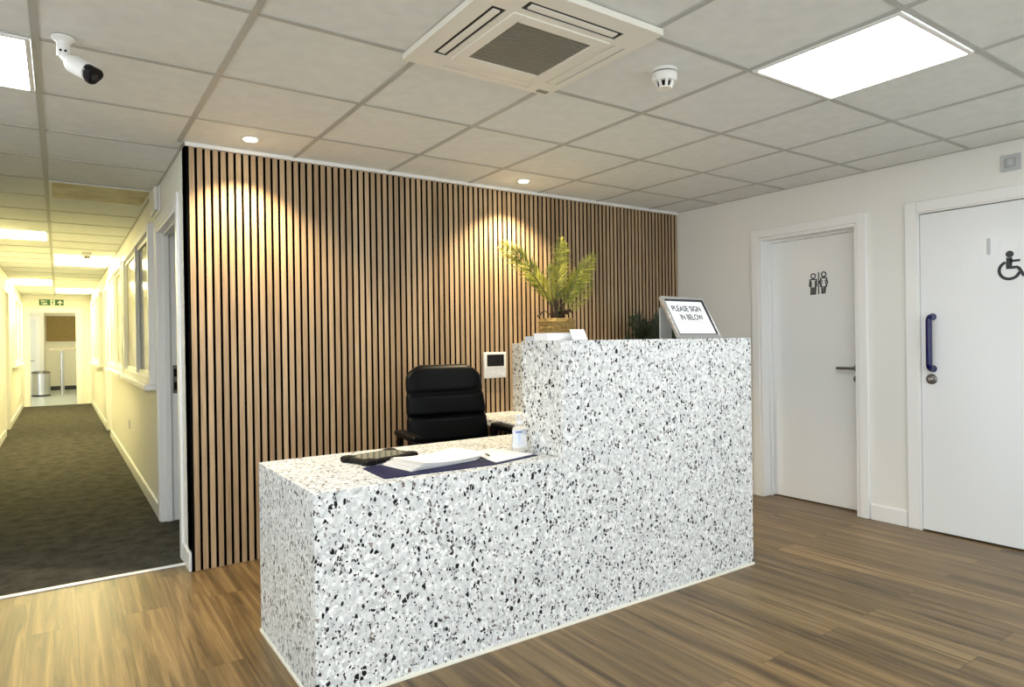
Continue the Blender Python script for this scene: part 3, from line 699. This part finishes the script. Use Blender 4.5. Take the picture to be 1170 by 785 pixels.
flap((cx_, cy_ + sm), 2*sl_ - .004, .047, 'x', .04, .003).build('louvre', M['cream'], ac, bevel=.002)
MB().box((ax1 - .075, ay1 - .045, zb - .003), (ax1 - .02, ay1 - .02, zb - .0002)).build('receiver_window', M['ac_bar'], ac)

# bullet camera
cc = thing('security_camera', 'white bullet security camera with black front on ceiling', 'camera', (-.557, -1.125, H))
bx_, by_ = -.557, -1.125
b = MB().lathe([(.037, 0), (.037, -.005), (.032, -.010), (.024, -.016), (.0205, -.024), (.020, -.033)], (bx_, by_, H - .0045), 32); b.build('mount_base', M['white'], cc, smooth=True)
ax = Vector((.60, -.62, -.48)).normalized()
kn = Vector((bx_, by_, H - .062))
b = MB(); b.tube([(bx_, by_, H - .0377), (bx_, by_, H - .050), (bx_ - .002, by_ + .003, H - .072)], [.0205, .021, .018], 20); b.tube([kn + ax*.0, kn + ax*.022 + Vector((0, 0, -.012)), kn + ax*.036 + Vector((0, 0, -.014))], [.016, .016, .015], 16)
arm_ = b.build('arm', M['white'], cc, smooth=True)
b = MB()
for q in (-.010, .008): b.lathe([(.0042, 0), (.0042, .001)], (bx_ + q*.82, by_ - .0205 + abs(q)*.1, H - .056), 10, Matrix.Rotation(PI/2, 3, 'X'))
b.build('screw', M['black'], arm_)
zax = ax; xax = zax.cross(Vector((0, 0, 1))).normalized(); yax = xax.cross(zax)   # xax right, yax up
Rb = Matrix((xax, yax, zax)).transposed()
bc = kn + ax*.030 + Vector((0, 0, -.016))
b = MB().lathe([(.0, 0), (.018, .0), (.027, .006), (.0315, .016), (.032, .026), (.032, .094), (.030, .0945)], bc, 36, Rb); b.build('body', M['white'], cc, smooth=True)
# three-lobed black front visor
def tri(r, off, z): 
    out = []
    for j in range(48):
        a = 2*PI*j/48
        rr = r*(1 + .13*math.cos(3*(a - PI/2 - PI/3)) )
        out.append(bc + Rb @ Vector((rr*math.cos(a), rr*math.sin(a), z)))
    return out
b = MB().loft([tri(.0295, 0, .095), tri(.0315, 0, .099), tri(.0313, 0, .116), tri(.028, 0, .122), tri(.020, 0, .121)]); b.build('front_bezel', M['black'], cc, smooth=True)
MB().lathe([(.013, .1212), (.012, .124), (.006, .126), (0, .1265)], bc + Rb @ Vector((0, -.008, 0)), 24, Rb).build('lens', M['lens'], cc, smooth=True)
side = (-xax*.80 + yax*.60).normalized(); nrm = side; upv = ax.cross(nrm)
b = MB()
b.prism(circ(0, 0, .0042, 12), bc + ax*.040 + nrm*.0322, ax, -upv, nrm, .0008); b.prism([(.007, -.0018), (.040, -.0018), (.040, .0018), (.007, .0018)], bc + ax*.040 + nrm*.0322, ax, -upv, nrm, .0008)
b.build('marking', M['mgrey'], cc)

# ------------------------------------------------------------------ reception desk
X0, X1d, X2d = .1197, 1.203, 2.5283; YF, YB, YH = -1.7433, -.9995, -1.4485; ZL, ZH = .7291, 1.2369; T = .04
dk = thing('reception_desk', 'white terrazzo reception desk with low counter and raised right end', 'reception desk', (1.32, -1.37, 0))
z0 = .012
f = MB().prism([(X0, z0), (X2d, z0), (X2d, ZH), (X1d, ZH), (X1d, ZL), (X0, ZL)], (0, YF, 0), (1, 0, 0), (0, 0, 1), (0, 1, 0), T)
f.build('front_panel', M['terrazzo'], dk, bevel=.0015)
MB().box((X0, YF + T + .0004, z0), (X0 + T, YB, ZL - T - .0004)).build('end_panel', M['terrazzo'], dk, bevel=.0015)
MB().box((X0, YF + T + .0004, ZL - T), (X2d, YB, ZL)).build('counter_top', M['terrazzo'], dk, bevel=.0015)
MB().box((X2d - T, YF + T + .0004, z0), (X2d, YH, ZH - T - .0004)).box((X2d - T, YH, z0), (X2d, YB, ZL - T - .0004)).build('end_panel', M['terrazzo'], dk, bevel=.0015)
MB().box((X1d, YF + T + .0004, ZL + .0004), (X1d + T, YH, ZH - T - .0004)).build('riser_panel', M['terrazzo'], dk, bevel=.0015)
MB().box((X1d + T + .0004, YH - .03, ZL + .0004), (X2d - T - .0004, YH, ZH - T - .0004)).build('riser_back', M['terrazzo'], dk)
MB().box((X1d, YF + T + .0004, ZH - T), (X2d, YH, ZH)).build('transaction_top', M['terrazzo'], dk, bevel=.0015)
# return along the right end to the slat wall, with its raised shelf
MB().box((1.715, YB + .0006, ZL - T), (X2d, -.0118, ZL)).build('return_top', M['terrazzo'], dk, bevel=.0015)
MB().box((X2d - T, YB + .0006, z0), (X2d, -.03, ZL - T - .0004)).build('return_panel', M['terrazzo'], dk)
f = MB(); f.box((2.14, -.46, ZL + .0005), (2.17, -.0118, 1.19)); f.box((2.498, -.46, ZL + .0005), (X2d, -.0118, 1.19)); f.box((2.14, -.46, 1.1902), (X2d, -.0118, 1.22)); f.build('return_shelf', M['terrazzo'], dk)
f = MB(); f.box((X0 - .006, YF - .006, 0), (X2d + .002, YF + .006, z0 - .0005)); f.box((X0 - .006, YF + .006, 0), (X0 + .006, YB, z0 - .0005)); f.box((X2d - .006, YF + .006, 0), (X2d + .002, YB, z0 - .0005))
eg = f.build('base_strip', M['strip'], dk); eg['label'] = 'thin cream edging strip along the floor'

# ------------------------------------------------------------------ things on the low counter
zc = ZL + .0006
# rugged tablet
ta = math.radians(16); R2 = Matrix.Rotation(ta, 3, 'Z'); tc = Vector((.562, -1.272, zc))
tab = thing('tablet', 'black tablet in a thick rugged case lying on the low counter', 'tablet', tc)
def rrect(w, h, r, n=6):
    out = []
    for cx, cy, a0 in ((w/2-r, h/2-r, 0), (-w/2+r, h/2-r, PI/2), (-w/2+r, -h/2+r, PI), (w/2-r, -h/2+r, 3*PI/2)):
        out += [(cx + r*math.cos(a0 + PI/2*i/n), cy + r*math.sin(a0 + PI/2*i/n)) for i in range(n+1)]
    return out
def rr_ring(w, h, r, z, c=tc, R=R2): return [c + R @ Vector((a, b_, z)) for a, b_ in rrect(w, h, r)]
TW, THh = .268, .180
MB().loft([rr_ring(TW - .012, THh - .012, .022, 0), rr_ring(TW, THh, .026, .005), rr_ring(TW, THh, .026, .016), rr_ring(TW - .010, THh - .010, .022, .021), rr_ring(TW - .034, THh - .034, .010, .0215)]).build('case', M['rubber'], tab, smooth=True)
for sx in (-1, 1):
    for sy in (-1, 1): MB().loft([[tc + R2 @ (Vector((sx*(TW/2 - .020), sy*(THh/2 - .020), z)) + Vector((a, b_, 0))) for a, b_ in rrect(w_, w_, .014)] for w_, z in ((.05, .001), (.056, .006), (.056, .019), (.046, .0245))]).build('corner_bumper', M['rubber'], tab, smooth=True)
MB().loft([rr_ring(TW - .040, THh - .040, .006, .0217), rr_ring(TW - .040, THh - .040, .006, .0226)]).build('screen', M['tabscreen'], tab)
# navy folder lying open
fo = thing('folder', 'open navy blue folder with papers near the counter edge', 'folder', (.8, -1.53, zc))
f = MB().prism([(.420, -1.428), (.905, -1.315), (.885, -1.695), (.408, -1.672)][::-1], (0, 0, zc), (1, 0, 0), (0, 1, 0), (0, 0, 1), .0035); f.build('left_cover', M['navy'], fo, bevel=.001)
f = MB().prism([(.935, -1.385), (1.088, -1.352), (1.155, -1.628), (.885, -1.695)][::-1], (0, 0, zc), (1, 0, 0), (0, 1, 0), (0, 0, 1), .0034); f.build('right_cover', M['navy'], fo, bevel=.001)
# pile of loose paper on the left cover
def sheet(mb, c, w, h, ang, z, curl, mi=0, lift=0):
    """one sheet, softly curled along its length, with real thickness"""
    n = 14; R = Matrix.Rotation(ang, 3, 'Z'); top = []; bot = []
    for i in range(n + 1):
        t = i/n; x = (t - .5)*w; zz = curl*(2*t - 1)**2 + lift*t
        for y in (-h/2, h/2):
            p = Vector((c[0], c[1], z)) + R @ Vector((x, y, zz)); top.append(p + Vector((0, 0, .0006))); bot.append(p)
    vs = top + bot; o = len(top); fs = []
    for i in range(n):
        a = 2*i; fs += [(a, a+2, a+3, a+1), (o+a, o+a+1, o+a+3, o+a+2), (a, o+a, o+a+2, a+2), (a+1, a+3, o+a+3, o+a+1)]
    fs += [(0, 1, o+1, o), (2*n, o+2*n, o+2*n+1, 2*n+1)]
    mb.add(vs, fs, mi)
ps = thing('paper_pile', 'thick pile of white paper lying on the navy folder', 'paper', (.71, -1.47, zc + .004))
f = MB(); rnd = random.Random(3)
for k in range(15):
    t = k/14
    sheet(f, (.690 + .050*t + rnd.uniform(-.006, .006), -1.500 + .008*t + rnd.uniform(-.005, .005)), .335, .208, math.radians(9.5 + rnd.uniform(-1.5, 1.5)), zc + .0042 + .0010*k, .009*t + .001, 0)
f.build('sheets', M['paper'], ps, smooth=True, angle=50)
f = MB(); sheet(f, (.742, -1.488), .330, .208, math.radians(11.5), zc + .0042 + (.0010*15) + .0006, .010); f.build('top_sheet', M['paper'], ps, smooth=True, angle=50)
# right hand sheet and pen
f = MB().prism([(.935, -1.402), (1.080, -1.370), (1.138, -1.612), (.905, -1.672)][::-1], (0, 0, zc + .0042), (1, 0, 0), (0, 1, 0), (0, 0, 1), .003)
tag(f.build('signing_sheet', M['paper'], None), 'flat white sheets on the right half of the folder, under pen', 'paper')
pn = thing('pen', 'slim dark pen lying on the white sheet beside the paper pile', 'pen', (.965, -1.50, zc + .0075))
pa, pb = Vector((.975, -1.455, zc + .0118)), Vector((.948, -1.560, zc + .0118)); dpn = (pb - pa).normalized()
MB().tube([pa, pa + dpn*.085], .0038, 10).build('barrel', M['dsteel'], pn, smooth=True)
MB().tube([pa + dpn*.0852, pa + dpn*.100, pa + dpn*.108], [.0037, .0022, .0006], 10).build('tip', M['black'], pn, smooth=True)
# hand sanitiser bottle
bx, by = 1.148, -1.500
bt = thing('sanitiser_bottle', 'clear pump bottle with blue print beside the raised counter', 'bottle', (bx, by, zc))
def oval(a, b_, z, n=28): return [Vector((bx + a*math.cos(2*PI*j/n)*1.12 , by + b_*math.sin(2*PI*j/n), z)) for j in range(n)]
f = MB().loft([oval(.034, .026, zc), oval(.038, .029, zc + .006), oval(.037, .028, zc + .03), oval(.033, .025, zc + .06), oval(.0325, .0245, zc + .085), oval(.034, .026, zc + .105), oval(.030, .023, zc + .115), oval(.016, .015, zc + .122), oval(.0135, .0135, zc + .130)])
f.build('body', M['clear'], bt, smooth=True)
f = MB(); n_ = 12; rings = []
for z_, a_ in ((.025, .0378), (.060, .0340), (.085, .0335), (.104, .0348)):
    rings.append([Vector((bx + a_*1.13*math.cos(t), by + a_*.77*math.sin(t), zc + z_)) for t in [math.radians(180 + 130*j/n_) for j in range(n_+1)]])
f.loft(rings, closed=False); f.build('label', M['clear_label'], bt, smooth=True)
def lab(z0_, z1_, t0, t1, mat_, nm):
    f = MB(); rr = []
    for z_ in (z0_, z1_):
        a_ = .0385 if z_ < .05 else .0352
        rr.append([Vector((bx + a_*1.13*math.cos(t), by + a_*.80*math.sin(t), zc + z_)) for t in [math.radians(t0 + (t1-t0)*j/6) for j in range(7)]])
    f.loft(rr, closed=False); f.build(nm, mat_, bt, smooth=True)
lab(.092, .098, 212, 262, M['blueink'], 'print'); lab(.056, .088, 226, 230, M['lglue'], 'print'); lab(.056, .088, 238, 250, M['lglue'], 'print'); lab(.045, .049, 220, 262, M['lglue'], 'print')
MB().lathe([(.0155, .1302), (.016, .134), (.016, .145), (.012, .149), (.006, .150), (.006, .163), (.010, .164), (.010, .172), (.004, .173)], (bx, by, zc), 24).build('pump', M['clear_label'], bt, smooth=True)
MB().tube([(bx - .008, by - .002, zc + .168), (bx - .030, by - .010, zc + .167), (bx - .036, by - .012, zc + .161)], [.005, .004, .0035], 10).build('spout', M['clear_label'], bt, smooth=True)

# ------------------------------------------------------------------ things on the raised counter
zt2 = ZH + .0006
sg = thing('counter_sign', 'silver framed sign reading PLEASE SIGN IN BELOW on raised counter', 'sign', (2.21, -1.62, zt2))
lean = math.atan2(.128, .224); L_ = .258
so3 = Vector((2.042, -1.662, zt2 + .0005)); su = Vector((1, 0, 0)); sv = Vector((0, math.sin(lean), math.cos(lean))); sn = su.cross(sv)
SW = .336; fw = .022
def pl(poly, mat_, nm, dep, off=0.0, par=sg, bev=0):
    return MB().prism(poly, so3 + sn*off, su, sv, sn, dep).build(nm, mat_, par, bevel=bev)
pl([(0.004, .004), (SW - .004, .004), (SW - .004, L_ - .004), (.004, L_ - .004)], M['grey'], 'back_board', .006, -.012)
f = MB()
for q in ([(0, 0), (fw, fw), (fw, L_ - .016), (0, L_)], [(SW, 0), (SW, L_), (SW - .008, L_ - .016), (SW - .008, fw)], [(0, L_), (fw, L_ - .016), (SW - .008, L_ - .016), (SW, L_)], [(0, 0), (SW, 0), (SW - .008, fw), (fw, fw)]):
    f.prism(q, so3 + sn*-.006, su, sv, sn, .014)
f.build('frame', mat('satin_aluminium', (.72, .72, .72), .25, .85), sg, bevel=.0015)
f = MB(); f.stroke([(fw + .003, fw + .003), (SW - .011, fw + .003), (SW - .011, L_ - .020), (fw + .003, L_ - .020)], .006, so3 + sn*-.0055, su, sv, sn, .009, True); f.build('inner_edge', M['dgrey'], sg)
pl([(fw, fw), (SW - .008, fw), (SW - .008, L_ - .016), (fw, L_ - .016)], M['paper'], 'paper_insert', .0015, -.0055)
cxs = (fw + SW - .008)/2
tm = text_mesh('PLEASE SIGN', .048, so3 + sn*-.0038 + su*cxs + sv*.172, su, sv, sn, .0006, 'CENTER', bold=.0012, sx=.86)
t2 = text_mesh('IN BELOW', .048, so3 + sn*-.0038 + su*(cxs + .012) + sv*.118, su, sv, sn, .0006, 'CENTER', bold=.0012, sx=.80)
tm.add(t2.v, t2.f); tx = tm.build('lettering', M['ink'], sg); tx['label'] = 'dark words PLEASE SIGN IN BELOW'
f = MB(); f.prism([(cxs - .125, .161), (cxs + .125, .161), (cxs + .125, .1625), (cxs - .125, .1625)], so3 + sn*-.0038, su, sv, sn, .0006); f.prism([(cxs - .075, .106), (cxs + .10, .106), (cxs + .10, .1075), (cxs - .075, .1075)], so3 + sn*-.0038, su, sv, sn, .0006); f.build('underline', M['mgrey'], sg)
# upright support behind the frame
MB().box((2.075, -1.508, zt2), (2.165, -1.500, zt2 + .168)).build('stand', M['lgrey'], sg, bevel=.001)
# cards and leaflets at the left end
cg = 'white cards at the left end of the raised counter'
o = thing('leaflet_box', 'low white box of leaflets under the palm on raised counter', 'box', (1.30, -1.58, zt2), 0, cg)
MB().box((1.215, -1.63, zt2), (1.385, -1.53, zt2 + .030)).build('box', M['paper'], o, bevel=.001)
MB().box((1.213, -1.632, zt2 + .0302), (1.387, -1.528, zt2 + .034)).build('lid', M['paper2'] if 0 else M['paper'], o, bevel=.001)
o = thing('card_stack', 'small grey white card stack leftmost on the raised counter', 'card stack', (1.235, -1.485, zt2), 0, cg)
MB().box((1.215, -1.522, zt2), (1.285, -1.458, zt2 + .018)).build('cards', M['paper2'], o)
MB().box((1.216, -1.521, zt2 + .0181), (1.284, -1.459, zt2 + .021)).build('top_card', M['lgrey'], o)
o = thing('tent_card', 'bright white tilted card in front of the leaflet box', 'card', (1.37, -1.66, zt2), 0, cg)
ca = Vector((1.325, -1.678, zt2 + .001)); cv = Vector((-.10, .36, .93)).normalized(); cu_ = Vector((1, 0, 0)); cn = cu_.cross(cv).normalized()
MB().prism([(0, 0), (.086, 0), (.086, .052), (0, .052)], ca, cu_, cv, cn, .0012).build('card_front', M['paper'], o)
MB().box((1.345, -1.658, zt2), (1.375, -1.640, zt2 + .030)).build('rest', M['paper2'], o)
MB().prism(circ(.033, .026, .0034, 12), ca + cn*.0013, cu_, cv, cn, .0005).build('print', M['grey'], o)

# ------------------------------------------------------------------ intercom on the slats
it = thing('video_intercom', 'white video intercom with black screen fixed to the slats', 'intercom', (1.98, -.011, .97))
iy = -.0114
MB().box((1.885, iy - .018, .976), (2.075, iy, 1.160)).build('housing', M['white'], it, bevel=.006)
MB().box((1.909, iy - .0205, 1.060), (2.052, iy - .0182, 1.143)).build('screen', M['screen'], it, bevel=.001)
MB().box((1.897, iy - .0200, .985), (2.063, iy - .0182, 1.050)).build('key_panel', M['lgrey'] if 0 else mat('pale_grey_panel', (.66, .68, .72), .4), it)
for a, b_ in ((1.93, 1.027), (1.93, 1.005), (1.975, 1.035), (1.985, 1.015), (1.975, 1.0)): MB().lathe([(.004, 0), (.004, .0006)], (a, iy - .0201, b_), 10, Matrix.Rotation(PI/2, 3, 'X')).build('key_mark', M['lgrey'], it)
MB().box((2.033, iy - .0212, .991), (2.058, iy - .0201, 1.004)).build('corner_badge', M['white'], it)

# ------------------------------------------------------------------ office chair
ch = thing('office_chair', 'black padded leather office chair behind the low counter', 'chair', (1.313, -.60, 0), math.radians(-7.5))
def LB(mb, name, m_, par=ch, **kw):
    kw.setdefault('smooth', True); return mb.build(name, m_, par, world=False, **kw)
def sup(hw_, hd_, cx, cy, z, n=36, e=.38):
    out = []
    for j in range(n):
        a = 2*PI*j/n; c_, s__ = math.cos(a), math.sin(a)
        out.append(Vector((cx + hw_*math.copysign(abs(c_)**e, c_), cy + hd_*math.copysign(abs(s__)**(e + .25), s__), z)))
    return out
rings = []; zs_ = [.50 + .60*i/60 for i in range(61)]
for z in zs_:
    t = (z - .50)/.60
    wv = .258 - .024*t**2
    if t > .84: wv -= .085*((t - .84)/.16)**2.6 if t < 1 else .085
    if t < .06: wv -= .03*(1 - t/.06)
    dv = .050 - .012*t
    for sz in (.645, .80, .935):
        g_ = abs(z - sz)/.020
        if g_ < 1: dv -= .019*(1 - g_)**1.4; wv -= .006*(1 - g_)
    if t > .95: dv *= max(.25, 1 - ((t - .95)/.05)**2*.7)
    rings.append(sup(wv, dv, .006, .09 + .10*t**1.6, z))
LB(MB().loft(rings), 'backrest', M['leather'], angle=60)
rings = [sup(w_, d_, 0, -.14, z, 36, .5) for w_, d_, z in ((.20, .19, .40), (.25, .24, .42), (.262, .25, .455), (.255, .245, .485), (.22, .21, .503), (.10, .09, .510))]
LB(MB().loft(rings), 'seat', M['leather'], angle=60)
for sx in (-1, 1):
    x = sx*.305
    f = MB(); f.tube([(x*.93, .10, .60), (x, .09, .67), (x, .07, .708), (x, .0, .715), (x, -.15, .712), (x, -.21, .705), (x, -.235, .682), (x*.99, -.225, .63), (x*.95, -.15, .50), (x*.80, -.10, .395)], [.018, .02, .02, .02, .02, .02, .021, .02, .019, .017], 12)
    ar = LB(f, 'armrest', M['black'])
    rings = [[Vector((x + a, yy, .722 + b_)) for a, b_ in [(q*.033*sc, r__*.016*sc) for q, r__ in ((-1,-.6),(-.8,-1),(.8,-1),(1,-.6),(1,.5),(.7,1),(-.7,1),(-1,.5))]] for yy, sc in ((.095, .5), (.085, .9), (.05, 1), (-.17, 1), (-.215, .95), (-.235, .6))]
    LB(MB().loft(rings), 'arm_pad', M['leather'], ar)
LB(MB().lathe([(.028, .26), (.028, .36), (.08, .37), (.10, .398)], (0, -.12, 0), 20), 'gas_column', M['black'])
LB(MB().tube([(0, -.05, .385), (0, .10, .40), (0, .16, .47), (0, .165, .62)], .022, 10), 'back_bracket', M['black'])
for k in range(5):
    a = 2*PI*k/5 + .3; e = Vector((math.cos(a), math.sin(a), 0)); c0 = Vector((0, -.12, 0))
    f = MB().tube([c0 + e*.02 + Vector((0, 0, .245)), c0 + e*.15 + Vector((0, 0, .16)), c0 + e*.29 + Vector((0, 0, .085))], [.034, .026, .019], 10)
    lg = LB(f, 'base_leg', M['black'])
    t_ = Vector((-e.y, e.x, 0)); f = MB()
    for q in (-.016, .016): f.lathe([(.027, -.009), (.029, -.006), (.029, .006), (.027, .009)], c0 + e*.29 + t_*q + Vector((0, 0, .0295)), 18, Matrix((e, Vector((0, 0, 1)), -t_)).transposed())
    f.tube([c0 + e*.29 + Vector((0, 0, .03)), c0 + e*.29 + Vector((0, 0, .08))], .009, 8)
    LB(f, 'castor', M['rubber'], lg)

# ------------------------------------------------------------------ plants
def frond(parent, base, tip, sag, nl, lmax, m_, ms_, rnd, width=.0046, plane=None):
    nl = int(nl*1.0)
    base, tip = Vector(base), Vector(tip); n = 22; pts = []
    mid = (base + tip)/2 + Vector((0, 0, sag))
    for i in range(n + 1):
        t = i/n; pts.append(base*(1-t)**2 + mid*2*t*(1-t) + tip*t*t)
    mb = MB(); mb.tube(pts, [.0042*(1 - .8*i/n) for i in range(n + 1)], 6, 1)
    def at(t):
        i = min(int(t*n), n-1); fr = t*n - i; return pts[i].lerp(pts[i+1], fr), (pts[i+1] - pts[i]).normalized()
    for k in range(nl):
        t = .22 + .775*k/(nl - 1); p, dv = at(t)
        L_ = lmax*(.45 + .55*math.sin(PI*min(1, (t - .10)/.9)**.8))*(1 - .35*max(0, t - .8)/.2)
        side0 = dv.cross(plane or Vector((0, -1, .25))).normalized()
        for sgn in (-1, 1):
            dirv = (dv*(.80 + rnd.uniform(-.08, .10)) + side0*sgn*(.74 + rnd.uniform(-.1, .1)) + Vector((0, rnd.uniform(-.28, .12), 0))).normalized()
            Lk = L_*rnd.uniform(.85, 1.1)
            m1 = p + dirv*Lk*.45 + Vector((0, 0, -.004)); en_ = p + dirv*Lk + Vector((0, 0, -.10*Lk))
            wv = dirv.cross(Vector((rnd.uniform(-.3, .3), -1, rnd.uniform(-.2, .4)))).normalized()*width
            up = wv.cross(dirv).normalized()*width*.35
            vs = [p - wv*.25, p + wv*.25, p + up*.4, m1 - wv, m1 + wv, m1 + up, en_, p - up*.2, m1 + up*.6]
            mb.add(vs, [(0, 2, 5, 3), (2, 1, 4, 5), (3, 5, 6), (5, 4, 6)], 0)
    return mb.build('frond', [m_, ms_], parent)
pz = 1.2206
pm = thing('potted_palm', 'green palm in woven straw basket behind the raised counter', 'plant', (2.325, -.30, pz))
pr = [(.0, 0), (.105, 0), (.118, .02), (.127, .06), (.128, .066), (.134, .072), (.128, .080), (.129, .10), (.134, .106), (.128, .114), (.127, .14), (.133, .150), (.128, .160), (.122, .172), (.113, .170), (.110, .15), (.0, .148)]
MB().lathe(pr, (2.325, -.30, pz), 40).build('basket', M['basket'], pm, smooth=True, angle=50)
st = MB(); rnd = random.Random(11)
for k in range(11):
    a = rnd.uniform(0, 2*PI); r0 = rnd.uniform(.01, .055)
    st.tube([(2.325 + r0*math.cos(a), -.30 + r0*math.sin(a), pz + .148), (2.325 + 1.1*r0*math.cos(a), -.30 + r0*math.sin(a), pz + .24), (2.325 + 1.35*r0*math.cos(a), -.30 + r0*math.sin(a), pz + .31)], [.011, .009, .005], 7)
st.build('stem', M['soil'], pm, smooth=True)
b0 = Vector((2.325, -.30, pz + .19))
tips = [((1.885, -.26, 1.885), .13, 30, .165), ((1.93, -.34, 1.845), .12, 28, .15), ((2.345, -.33, 1.955), .03, 30, .135), ((2.425, -.27, 1.93), .03, 28, .13), ((2.27, -.40, 1.84), .03, 26, .13), ((2.70, -.29, 1.875), .02, 30, .13), ((2.66, -.24, 1.80), .01, 26, .13),
        ((2.60, -.38, 1.83), .03, 24, .12), ((2.16, -.42, 1.74), .05, 24, .12), ((2.12, -.22, 1.78), .06, 24, .12), ((2.44, -.44, 1.74), .03, 22, .11), ((2.665, -.30, 1.68), -.04, 22, .10)]
for tp, sag, nl, lm in tips:
    frond(pm, b0 + Vector((rnd.uniform(-.03, .03), rnd.uniform(-.03, .03), 0)), tp, sag, nl, lm, M['leaf'], M['stem'], rnd)
for k in range(7):
    a = rnd.uniform(0, 2*PI); d_ = Vector((math.cos(a), .6*math.sin(a), 0)); p0 = Vector((2.325, -.30, pz + .20)) + d_*.05
    MB().tube([p0, p0 + d_*.05 + Vector((0, 0, .03)), p0 + d_*.10 + Vector((0, 0, rnd.uniform(-.02, .05)))], [.004, .004, .009], 6).build('dry_leaf_base', M['soil'], pm, smooth=True)
# dark floor plant in the far corner
dp = thing('corner_plant', 'dark leafy floor plant in the corner behind the counter sign', 'plant', (3.30, -.32, 0))
MB().lathe([(.0, 0), (.12, 0), (.135, .02), (.165, .34), (.17, .36), (.158, .36), (.15, .33), (.0, .32)], (3.30, -.32, 0), 36).build('pot', M['stone_pot'], dp, smooth=True)
MB().tube([(3.30, -.32, .32), (3.305, -.325, .7), (3.30, -.32, 1.02)], [.022, .018, .014], 10).build('stem', M['soil'], dp, smooth=True)
rnd = random.Random(5)
for k in range(22):
    a = 2*PI*k/22 + rnd.uniform(-.2, .2); rr = rnd.uniform(.06, .30); zz = rnd.uniform(1.34, 1.56) - rr*.60
    frond(dp, (3.30, -.32, .98 + rnd.uniform(0, .06)), (3.30 + rr*math.cos(a), min(-.10, -.32 + .9*rr*math.sin(a)), zz), .10, 20, .14, M['leaf2'], M['soil'], rnd, width=.0055)

# ------------------------------------------------------------------ world, camera, view
wd = bpy.data.worlds.new('world'); scene.world = wd; wd.use_nodes = True
wd.node_tree.nodes['Background'].inputs['Color'].default_value = (.91, .97, 1, 1); wd.node_tree.nodes['Background'].inputs['Strength'].default_value = 1.5

f_, pitch, yaw, roll = 752.7166, -.0038, -.6026, -.0142
rv = Vector((math.cos(yaw), math.sin(yaw), 0)); fh = Vector((-math.sin(yaw), math.cos(yaw), 0)); zv = Vector((0, 0, 1))
F = fh*math.cos(pitch) + zv*math.sin(pitch); Uv = -fh*math.sin(pitch) + zv*math.cos(pitch)
ex_ = rv*math.cos(roll) + Uv*math.sin(roll); up_ = -rv*math.sin(roll) + Uv*math.cos(roll)
cam = bpy.data.cameras.new('camera'); co = bpy.data.objects.new('camera', cam); COL.objects.link(co)
mw = Matrix((ex_, up_, -F)).transposed().to_4x4(); mw.translation = Vector((-.5847, -3.9681, 1.2381)); co.matrix_world = mw
cam.sensor_fit = 'HORIZONTAL'; cam.sensor_width = 36; cam.lens = 36*f_/1170; cam.clip_start = .02
scene.camera = co
vs = scene.view_settings
vs.view_transform = 'Standard'; vs.look = 'None'; vs.gamma = 1; vs.use_curve_mapping = False; vs.exposure = .84
scene.cycles.use_denoising = True
scene.cycles.max_bounces = 10; scene.cycles.diffuse_bounces = 6
